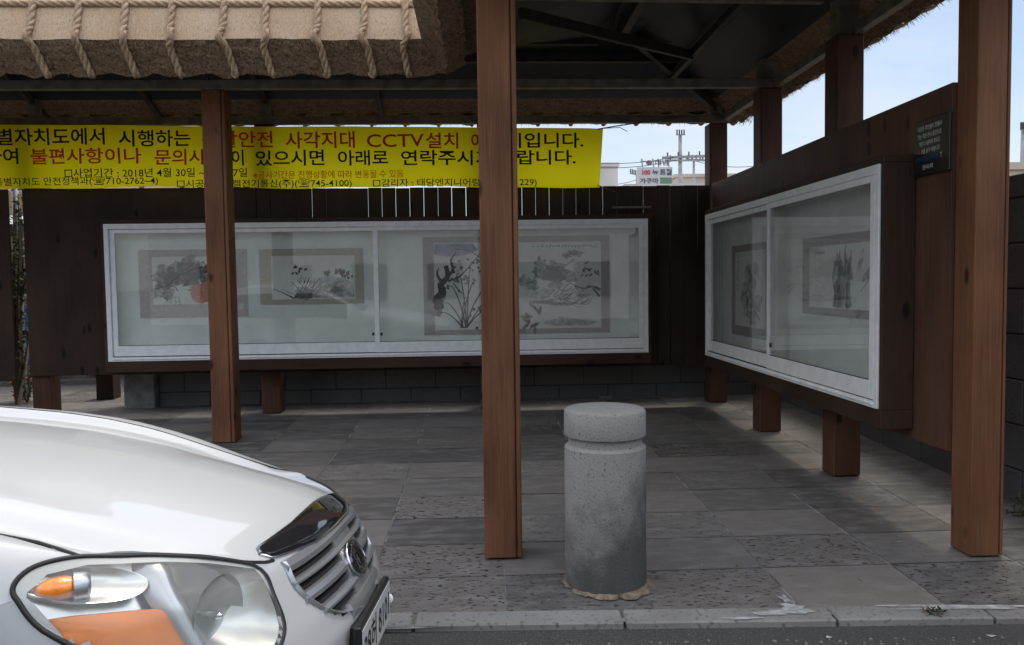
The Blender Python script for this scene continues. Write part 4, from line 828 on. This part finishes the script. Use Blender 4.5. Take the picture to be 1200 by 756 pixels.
# headlights
M_lens = glass('headlight_lens', (.97, .97, .95), 1.45, .085, 1.0); M_amber = mat('amber_lens', (.70, .19, .002), .25, .4, 0, 5, .15, .06, 6, coat=.3); M_amber_hi = mat('amber_bulb', (.92, .24, .01), .2, .6, 0, 60, .12, .2, 120, coat=1)
M_ref = mat('clouded_reflector', (.60, .60, .56), .27, .5, .95, 5, .12); M_ref_d = mat('dull_reflector', (.52, .54, .51), .28, .5, .9, 7, .2)
for sg_ in (1, -1):
    P = []; Hs = []
    nl, nz_ = 34, 16
    for i in range(nl+1):
        q = i/nl; l = .484+(.878-.484)*q; z0, z1 = lerp(l, *HL_B), lerp(l, *HL_T); row = []; hrow = []
        for k in range(nz_+1):
            v = k/nz_; z = z0+(z1-z0)*v; edge = min(1, 4*v*(1-v)*1.25)*min(1, 4*q*(1-q)*1.6); dep = .075*edge**.5
            main = math.exp(-(((l-.60)/.075)**2+((z-.76)/.09)**2)); dep += .06*main
            row.append(S(sg_*l, z, -.008*edge**.5-.003)); hrow.append(S(sg_*l, z, .004+dep))
        P.append(row); Hs.append(hrow)
    mb = MB(); mb.grid(P); hd = mb.build('headlight', M_lens, car, smooth=True)
    mb = MB(); mb.grid(Hs); mb.build('housing', M_ref, hd, smooth=True)
    mb = MB(); out_ = [(l, lerp(l, *HL_T)) for l in HL_T[0]]+[(l, lerp(l, *HL_B)) for l in reversed(HL_B[0][:-1])]
    oo = spline([(l, z, 0) for l, z in out_+[out_[0]]], 5)[:-1]; mb.tube([S(sg_*p.x, p.y, 0.) for p in oo], .0062, 7, closed=True); mb.build('seal', M_seal, hd, smooth=True)
    def patch(pts, d, name, m_, th=.02):
        q_0 = [(p.x, p.y) for p in spline([(a_, c_, 0) for a_, c_ in pts+pts[:1]], 4)[:-1]]; pts = q_0; q_ = MB(); P3 = [S(sg_*l, z, d) for l, z in pts]; P4 = [S(sg_*l, z, d+th) for l, z in pts]; n = len(pts); c = (sum(p[0] for p in pts)/n, sum(p[1] for p in pts)/n)
        ring = [S(sg_*(c[0]+(l-c[0])*.55), c[1]+(z-c[1])*.55, d-.004) for l, z in pts]
        q_.add(P3+P4+ring+[S(sg_*c[0], c[1], d-.005)], [(i, (i+1) % n, n+(i+1) % n, n+i) for i in range(n)]+[(i, (i+1) % n, 2*n+(i+1) % n, 2*n+i) for i in range(n)]+[(3*n, 2*n+i, 2*n+(i+1) % n) for i in range(n)])
        return q_.build(name, m_, hd, smooth=True, angle=40)
    patch([(.864, .853), (.835, .852), (.806, .846), (.77, .838), (.732, .826), (.722, .79), (.716, .74), (.715, .70), (.75, .70), (.80, .735), (.84, .775), (.866, .822)], .022, 'amber_reflector', M_amber)
    dn = Vector((-.085, -sg_*.055, .004)).normalized(); cb = Vector(S(sg_*.815, .910, .03)); s1 = Vector((0, 0, 1)); s2 = dn.cross(s1)
    mb = MB(); mb.ellipsoid(cb+dn*.012, [s2*.027, s1*.027, dn*.052], 20, 14); mb.build('turn_bulb', M_amber_hi, hd, smooth=True)
    mb = MB(); c0 = cb-dn*.012; ring = [(0, .030), (.002, .032), (.028, .030), (.036, .022), (.036, .012), (.03, .001)]
    mb.grid([[c0-dn*a+s1*r0*math.cos(t_)+s2*r0*math.sin(t_) for t_ in [2*math.pi*k/24 for k in range(24)]] for a, r0 in ring], True); mb.build('bulb_shroud', M_sil, hd, smooth=True, angle=40)
    # swept chrome bezel under the bulb and the S-shaped divider
    mb = MB(); A_ = spline([(.686, .93, .012), (.712, .885, .012), (.727, .825, .012), (.725, .75, .012), (.72, .69, .012)], 8); B2 = spline([(.655, .916, .014), (.676, .872, .014), (.692, .812, .014), (.69, .74, .014), (.685, .67, .014)], 8)
    mb.grid([[S(sg_*a.x, a.y, .05), S(sg_*a.x, a.y, a.z), S(sg_*(a.x+c.x)/2, (a.y+c.y)/2, .006), S(sg_*c.x, c.y, c.z), S(sg_*c.x, c.y, .06)] for a, c in zip(A_, B2)]); mb.build('divider', M_sil, hd, smooth=True)
    mb = MB(); rows = []
    for q_, d_ in ((1.06, .03), (1.0, .012), (.96, .014), (.8, .040), (.5, .058), (.05, .066)):
        rows.append([S(sg_*(.790+.072*q_*math.cos(t_)), .908-.02*q_*math.cos(t_)*0+.040*q_*math.sin(t_)+.010*math.cos(t_)*q_, d_) for t_ in [2*math.pi*k/40 for k in range(40)]])
    mb.grid(rows, True); mb.build('bulb_bowl', M_ref, hd, smooth=True, angle=60)
    mb = MB(); cc = Vector(S(sg_*.60, .765, .10)); fw = Vector((1, -sg_*.25, 0)).normalized(); uu = Vector((0, 0, 1)); vv = fw.cross(uu)
    mb.grid([[cc+fw*a+uu*r0*math.cos(t_)+vv*r0*math.sin(t_) for t_ in [2*math.pi*k/28 for k in range(28)]] for r0, a in ((.006, .0), (.03, .003), (.055, .012), (.08, .028), (.10, .05))], True); mb.build('reflector', M_ref_d, hd, smooth=True)
    mb = MB(); mb.ellipsoid(cc+fw*.03, [fw*.03, uu*.011, vv*.011]); mb.build('lamp_bulb', M_chr, hd, smooth=True)
# greenhouse
st = [(1.76, 1.14, .80), (2.05, 1.37, .72), (2.38, 1.565, .66), (2.7, 1.63, .63), (3.2, 1.65, .62), (3.75, 1.63, .61), (4.1, 1.58, .60), (4.38, 1.33, .66), (4.56, 1.03, .72)]
cab = MB(); rows = []
for b_, zt, hw in st:
    row = []; zb_ = ztop(CW, b_)-.005; base_w = .885 if b_ < 4.5 else .79
    prof_ = [(base_w, zb_), (base_w-.02, zb_+(zt-zb_)*.12), (hw+.06, zb_+(zt-zb_)*.82), (hw, zt-.03), (hw*.8, zt), (0, zt+.018)]
    for l, z in prof_: row.append((-b_, -l, z))
    for l, z in reversed(prof_[:-1]): row.append((-b_, l, z))
    rows.append(row)
cab.grid(rows); cab.build('cabin', M_car, car, smooth=True, angle=35)
def quad(mbq, a, c, d, e, lift): mbq.add([tuple(Vector(p)+Vector(lift)) for p in (a, c, d, e)], [(0, 1, 2, 3)])
ws = MB(); rr = [[Vector(rows[i][j])+Vector((.012, 0, .012)) for j in (3, 4, 5, 6, 7)] for i in (0, 1, 2)]; ws.grid(rr); ws.build('windscreen', M_tint, car, smooth=True)
rr = MB(); rr.grid([[Vector(rows[i][j])+Vector((-.012, 0, .01)) for j in (3, 4, 5, 6, 7)] for i in (6, 7)]); rr.build('rear_window', M_tint, car)
for sg_ in (1, -1):
    for i0, i1 in ((1, 3), (3, 5), (5, 6)):
        q = MB(); ia = 1 if sg_ > 0 else -2; ib = 2 if sg_ > 0 else -3
        q.grid([[Vector(rows[i][j]).lerp(Vector(rows[i][k]), f_)+Vector((0, -sg_*.010, 0)) for j, k, f_ in ((ia, ib, .04), (ia, ib, .95))] for i in range(i0, i1+1)]); q.build('side_window', M_tint, car)
for wb in WHEELS:
    for sg_ in (1, -1):
        y = -sg_*.78; q = MB(); c = (-wb, y, WR)
        def ring_rows(prf): return [[(c[0]+r0*math.cos(a), y-sg_*o_, c[2]+r0*math.sin(a)) for a in [2*math.pi*k/40 for k in range(40)]] for r0, o_ in prf]
        q.grid(ring_rows([(.22, .085), (.24, .10), (.30, .10), (.322, .085), (WR, .05), (WR, -.09), (.30, -.11), (.2, -.11)]), True); wh = q.build('tyre', M_tyre, car, smooth=True)
        q = MB(); q.grid(ring_rows([(.22, .088), (.205, .07), (.20, .03), (.05, .045), (.045, .075), (.002, .078)]), True); q.build('rim', M_alloy, wh, smooth=True, angle=40)
        q = MB(); q.grid(ring_rows([(.40, .0), (.39, -.2), (.02, -.22)]), True); q.build('wheel_arch', M_blk, wh)

# the car leans and settles on its far front corner
def ss(x): x = max(0., min(1., x)); return x*x*(3-2*x)
done_ = set()
def settle(o):
    for ch in o.children:
        if ch.type == 'MESH' and ch.data.name not in done_:
            done_.add(ch.data.name)
            for v in ch.data.vertices:
                b_, l, z = -v.co.x, -v.co.y, v.co.z
                if l < 0: v.co.z = z-.125*min(1.15, -l/.75)**1.5*(1 if b_ < .4 else .12+.88*math.exp(-((b_-.4)/.55)**2))*ss((z-.5)/.35)
        settle(ch)
bpy.context.view_layer.update(); settle(car)

# ------------------------------------------------------------------ background
M_render = mat('pale_render', (.56, .545, .52), .85, .2, 0, .5, .08); M_beige = mat('beige_render', (.52, .44, .36), .85, .2, 0, .5, .1); M_pole = mat('weathered_pole', (.26, .27, .29), .7, .3, 0, 4, .15); M_wire = mat('black_wire', (.05, .05, .055), .7)
M_win = mat('window_glass', (.03, .04, .05), .08, .6)
def building(name, label, x0, x1, y0, y1, z1, m_, wins=()):
    th = thing(name, label, 'building', ((x0+x1)/2, y0, 0)); q = MB(); q.box(x0, x1, y0, y1, -.1, z1); q.build('wall', m_, th)
    q = MB(); q.box(x0-.08, x1+.08, y0-.08, y1+.08, z1, z1+.22); q.build('parapet', m_, th)
    for wx in wins:
        for wz in (1.2, 3.9):
            if wz+1.5 < z1: q = MB(); q.box(wx, wx+1.3, y0-.05, y0+.02, wz, wz+1.3); q.build('window', M_win, th)
    return th
def at(x, y, Y): return px_on_y(x, y, Y)
bx, bz = at(724, 191, 46); building('tower_building', 'plain pale rooftop block just right of the banner end', bx-4, bx, 46, 52, bz-.2, M_render, (bx-3, ))
bx0, bz0 = at(742, 214, 42); bx1, _ = at(792, 214, 42); building('shop_building', 'pale shop building carrying the rooftop sign board', bx0-.4, bx1+3, 42, 50, bz0-.3, M_render, (bx0+.5, bx0+3))
sgb = thing('rooftop_sign', 'white rooftop sign board with red and green blocks', 'sign', ((bx0+bx1)/2, 41.8, bz0)); x0_, z1_ = at(747, 196, 41.8); x1_, z0_ = at(788, 217, 41.8)
q = MB(); q.box(x0_, x1_, 41.8, 42.0, z0_-.1, z1_); q.build('board', mat('sign_board_white', (.60, .60, .60), .6), sgb)
def rs(u, v): return (x0_+(x1_-x0_)*u, 41.78, z0_+(z1_-z0_)*v)
def blockr(mbq, u0, u1, v0, v1): mbq.add([rs(u0, v0), rs(u1, v0), rs(u1, v1), rs(u0, v1)], [(0, 1, 2, 3)])
q = MB(); put_text(q, '100', rs, .13, .37, .58, .85, .06); q.build('lettering', mat('faded_red', (.55, .10, .16), .6), sgb)
q = MB(); put_text(q, '뉴', rs, .42, .60, .60, .85, .03); put_text(q, '가구마', rs, .06, .60, .10, .40, .03); put_text(q, '트월', rs, .64, .98, .55, .90, .03); q.build('lettering', mat('faded_ink', (.10, .11, .13), .6), sgb)
q = MB(); blockr(q, .65, .98, .1, .42); q.build('green_patch', mat('faded_green', (.14, .27, .15), .6), sgb)
q = MB()
for px in (753, 766, 772, 784): a = at(px, 196, 41.9); c = at(px-1, 186, 41.9); q.tube([(a[0], 41.9, a[1]), (c[0], 41.9, c[1])], .035, 6)
a = at(750, 189, 41.9); c = at(786, 189, 41.9); q.tube([(a[0], 41.9, a[1]), (c[0], 41.9, c[1])], .025, 6); q.build('sign_frame', M_pole, sgb)
q = MB(); p_ = at(757, 195, 41.85); q2 = at(783, 187, 41.85); put_text(q, '● 대념', lambda u, v: (u, 41.85, v), p_[0], q2[0], p_[1]+.03, q2[1], .03); q.build('lettering', mat('faded_dark', (.16, .14, .16), .6), sgb)
bx0, bz0 = at(792, 208, 52); bx1, _ = at(893, 208, 52); building('flat_roofed_building', 'low flat roofed beige building beyond the utility pole', bx0, bx1, 52, 60, bz0, M_beige, (bx0+1, bx0+4))
bx0, bz0 = at(1172, 199, 24); building('corner_house', 'beige house top beyond the block wall at the far right', bx0, bx0+9, 24, 32, bz0, M_beige, (bx0+2,))
def upole(label, px, ytop, Y, arms, r0=.13, grp='utility poles behind the shelter'):
    x, zt = at(px, ytop, Y); th = thing('utility_pole', label, 'utility pole', (x, Y, 0), grp); q = MB(); q.tube([(x, Y, -.1), (x, Y, zt)], [r0*1.25, r0*.75], 10); q.build('shaft', M_pole, th, smooth=True)
    for (pxa, ya, pxb, yb, wd) in arms:
        a = at(pxa, ya, Y-.15); c = at(pxb, yb, Y-.15); q = MB(); q.bar((a[0], Y-.15, a[1]), (c[0], Y-.15, c[1]), wd, wd); q.build('crossarm', M_pole, th)
        q = MB()
        for k in range(4): u = (k+.5)/4; q.tube([(a[0]+(c[0]-a[0])*u, Y-.15, a[1]+(c[1]-a[1])*u), (a[0]+(c[0]-a[0])*u, Y-.15, a[1]+(c[1]-a[1])*u+.28)], .04, 6)
        q.build('insulator', M_wire, th)
    return th
upole('tall utility pole with crossarms right of the rooftop sign', 797, 158, 44, ((776, 185, 826, 183, .13), (779, 188, 830, 188, .1), (792, 158, 803, 158, .05)))
upole('shorter utility pole under the crossarm, nearest the corner post', 813, 187, 47, ((804, 187, 823, 187, .08),), .09)
upole('thin lamp pole standing between pale block and rooftop sign', 746, 205, 50, ((738, 203, 746, 205, .06),), .06)
upole('slim pale pole at the extreme right of the sky', 1199, 148, 30, ((1196, 152, 1202, 152, .05),), .1)
def wire(label, pts, Y0, Y1, r=.018):
    q = MB(); n = 14; P = []
    (xa, ya), (xb, yb) = pts; a = at(xa, ya, Y0); c = at(xb, yb, Y1)
    for k in range(n+1): u = k/n; P.append((a[0]+(c[0]-a[0])*u, Y0+(Y1-Y0)*u, a[1]+(c[1]-a[1])*u-4*u*(1-u)*.35))
    q.tube(P, r, 5); return tag(q.build('power_cable', M_wire), label, 'cable', 'overhead cables behind the shelter')
wire('upper overhead cable running from behind the banner to the tall pole', ((640, 184), (790, 184)), 40, 43.8); wire('lower overhead cable sagging behind the banner end', ((640, 190), (792, 188)), 40, 43.8); wire('overhead cable from the tall pole past the corner post', ((800, 184), (900, 192)), 43.8, 46); wire('low overhead cable just above the back panel', ((640, 212), (746, 211)), 44, 50); wire('overhead cable beyond the right timber post, lower one', ((1120, 192), (1240, 186)), 34, 34); wire('overhead cable beyond the right timber post, upper one', ((1120, 186), (1240, 180)), 34, 34)
# neighbouring thatched house, seen over and beside the banner
nh = thing('thatched_house', 'old stone house with a roped straw roof behind the banner', 'house', (-6.3, 13.2, .1))
q = MB(); q.box(-10.5, -3.9, 12.6, 15.6, .0, 2.6); q.build('wall', mat('rubble_stone', (.16, .145, .125), .95, .2, 0, 5, .5, .8, 7), nh)
rows = []
for i in range(45):
    row = []
    for j in range(23):
        x = -11.+7.55*i/44; y = 12.2+3.8*j/22; d = min(x+11., -3.45-x, y-12.2, 16.-y); row.append((x, y, 3.05+lerp(max(0, d), [0, .1, .3, .8, 1.9], [0, .4, .75, 1.1, 1.55])+lump(x, y)*2))
    rows.append(row)
q = MB(); q.grid(rows); q.grid([[(p[0], p[1], p[2]), (p[0]*.98-.13, p[1]+.1, p[2]-.35)] for p in [r[0] for r in rows]]); nr = q.build('roof', M_thatch, nh, smooth=True)
OFFSET[nr.as_pointer()] = OFFSET[nh.as_pointer()]
for k in range(12):
    x = -10.4+.6*k; q = MB(); q.tube([(x, 12.2+d_, 3.05+lerp(d_, [0, .1, .3, .8, 1.9], [0, .4, .75, 1.1, 1.55])+.03) for d_ in (0, .05, .1, .2, .3, .5, .8, 1.2, 1.9)], .035, 7); q.build('rope', M_rope, nr, smooth=True)
# the gap at the far left: pole, shrub, blue sheeting
gx, _ = at(21, 300, 10.6); q = MB(); q.tube([(gx, 10.6, .05), (gx, 10.6, 4.4)], [.045, .038], 12); tag(q.build('steel_pole', mat('galvanised_pole', (.42, .44, .46), .45, .5, .3, 6, .15), smooth=True), 'pale steel pole in the gap left of the back panel', 'pole')
bs = thing('blue_fence', 'blue sheet fence glimpsed through the left gap', 'fence', (gx, 11.9, .1)); q = MB()
rows = [[(gx-1.6+.045*i, 11.9+(.02 if i % 4 < 2 else -.02), z) for z in (.45, 1.35)] for i in range(70)]; q.grid(rows); q.build('sheet', mat('blue_sheet', (.05, .16, .36), .5, .4, 0, 2, .2), bs)
q = MB()
for k in range(4): q.box(gx-1.55+.95*k, gx-1.49+.95*k, 11.96, 12.02, .05, 1.45)
q.build('fence_post', M_pole, bs)
M_leaf = mat('shrub_leaf', (.075, .105, .04), .6, .3, 0, 3, .5); M_dry = mat('dry_leaf', (.22, .15, .07), .8, .2, 0, 3, .4); M_bark = mat('thin_bark', (.12, .095, .07), .9, .2); M_red = mat('red_flower', (.42, .05, .03), .6)
def shrub(label, x, y, z, h, rad, n, seed, flowers=0, cat='shrub', name='shrub', grp=None):
    r0 = random.Random(seed); th = thing(name, label, cat, (x, y, z), grp); s = MB(); lf = MB()
    tips = []
    for k in range(7):
        a = r0.uniform(0, 6.28); p = [(x, y, z)]
        for j in range(1, 5): q_ = j/4; p.append((x+math.cos(a)*rad*q_*r0.uniform(.5, 1), y+math.sin(a)*rad*q_*r0.uniform(.5, 1), z+h*q_*r0.uniform(.8, 1)))
        s.tube(p, [.012*h+.002, .01*h+.001, .007*h+.001, .005*h+.001, .002*h+.001], 5); tips += p[1:]
    s.build('stem', M_bark, th)
    for k in range(n):
        c = Vector(r0.choice(tips))+Vector((r0.gauss(0, rad*.3), r0.gauss(0, rad*.3), r0.gauss(0, h*.08))); c.z = max(c.z, z+.01)
        d = Vector((r0.gauss(0, 1), r0.gauss(0, 1), r0.gauss(.2, .7))).normalized(); sdv = d.cross(Vector((r0.random(), r0.random(), 1))).normalized(); ln = r0.uniform(.05, .10)*max(.35, min(1, h)); lf.cm = 0 if r0.random() < .75 else 1
        lf.add([c, c+d*ln*.5+sdv*ln*.28, c+d*ln, c+d*ln*.5-sdv*ln*.28], [(0, 1, 2, 3)])
    lf.build('foliage', [M_leaf, M_dry], th)
    if flowers:
        f = MB()
        for k in range(flowers): c = Vector(r0.choice(tips))+Vector((r0.gauss(0, rad*.3), -rad*.4, r0.gauss(0, .05))); f.ellipsoid(c, [(.035, 0, 0), (0, .03, 0), (0, 0, .025)], 8, 5)
        f.build('flower', M_red, th)
    return th
shrub('tall loose shrub of small leaves around the pale pole', gx+.06, 10.35, .12, 2.75, .24, 900, 21, 0, grp='shrubs in the left gap'); shrub('low green shrub with red flowers at the foot of the left gap', gx+.12, 10.45, .12, .55, .22, 240, 22, 5, grp='shrubs in the left gap')
q = MB(); q.tube([(gx+.1, 10.3, .14), (gx+.2, 10.45, 1.05)], .022, 7); tag(q.build('timber_stake', mat('pale_stake', (.30, .25, .19), .9)), 'pale slanting stake leaning in the left gap', 'stake')
shrub('tiny green weed growing from the kerb joint', 2.14, 3.60, -.02, .045, .045, 60, 31, 0, 'weed', 'weed'); shrub('low green weed at the foot of the right block wall', 3.55, 5.0, .01, .11, .16, 200, 32, 0, 'weed', 'weed')
M_scrap = mat('scrap_paper', (.48, .47, .45), .8)
for x, y, a, lb_ in ((1.57, 3.46, .2, 'white paper scrap on the asphalt below the spilt paint'), (2.3, 3.42, 1.1, 'white paper scrap on the asphalt near the kerb weed')):
    q = MB(); z = road_z(y)+.004; q.add([(x+.02*math.cos(a+k*1.57)*(1.3 if k % 2 else .8), y+.012*math.sin(a+k*1.57), z+.004*(k % 2)) for k in range(4)], [(0, 1, 2, 3)]); q.add([(x, y, z-.003), (x+.01, y, z-.003), (x, y+.01, z-.003)], [(0, 1, 2)]); tag(q.build('paper_scrap', M_scrap), lb_, 'paper scrap')

# house added behind the viewer, mirrored in case glass, bounces light under the roof
ac = building('street_house', 'pale two-storey house added across the road, mirrored in the case glass', -13, 9, -22, -14, 6.2, M_render, ())
for wx in (-11, -8, -5, -2, 1, 4, 7):
    for wz in (1.0, 3.9):
        q = MB(); q.box(wx, wx+1.4, -14.02, -13.95, wz, wz+1.4); q.build('window', M_win, ac)

# crumbs and dead leaves blown against the walls
q = MB(); r0 = random.Random(5)
for k in range(150):
    t_ = r0.random()
    if t_ < .35: x, y = r0.uniform(-3.8, 3.4), 9.86-abs(r0.gauss(0, .22))
    elif t_ < .7: x, y = 3.62-abs(r0.gauss(0, .28)), r0.uniform(4.0, 9.6)
    else: x, y = r0.uniform(-1.5, 3.4), 3.9+abs(r0.gauss(0, 1.3))
    z = floor_z(y)+.003; a = r0.uniform(0, 6.28); ln = r0.uniform(.008, .03)*(1 if t_ < .7 else .6); d = Vector((math.cos(a), math.sin(a), 0))*ln; n = Vector((-d.y, d.x, 0))*.4
    c = Vector((x, y, z)); q.cm = 0 if r0.random() < .6 else 1
    q.add([c-d, c+n+Vector((0, 0, .004)), c+d+Vector((0, 0, .006)), c-n+Vector((0, 0, .003))], [(0, 1, 2, 3)])
for k in range(160):
    x = r0.uniform(-1, 3.2); y = 3.52-.045*(x)-abs(r0.gauss(0, .07)); z = road_z(y)+.002; q.cm = 2; rr_ = r0.uniform(.003, .009); q.ellipsoid((x, y, z), [(rr_, 0, 0), (0, rr_, 0), (0, 0, rr_*.7)], 6, 4)
tag(q.build('leaf_litter', [M_dry, mat('pale_crumb', (.34, .31, .27), .9), mat('grit', (.20, .19, .18), .95)]), kind='stuff')
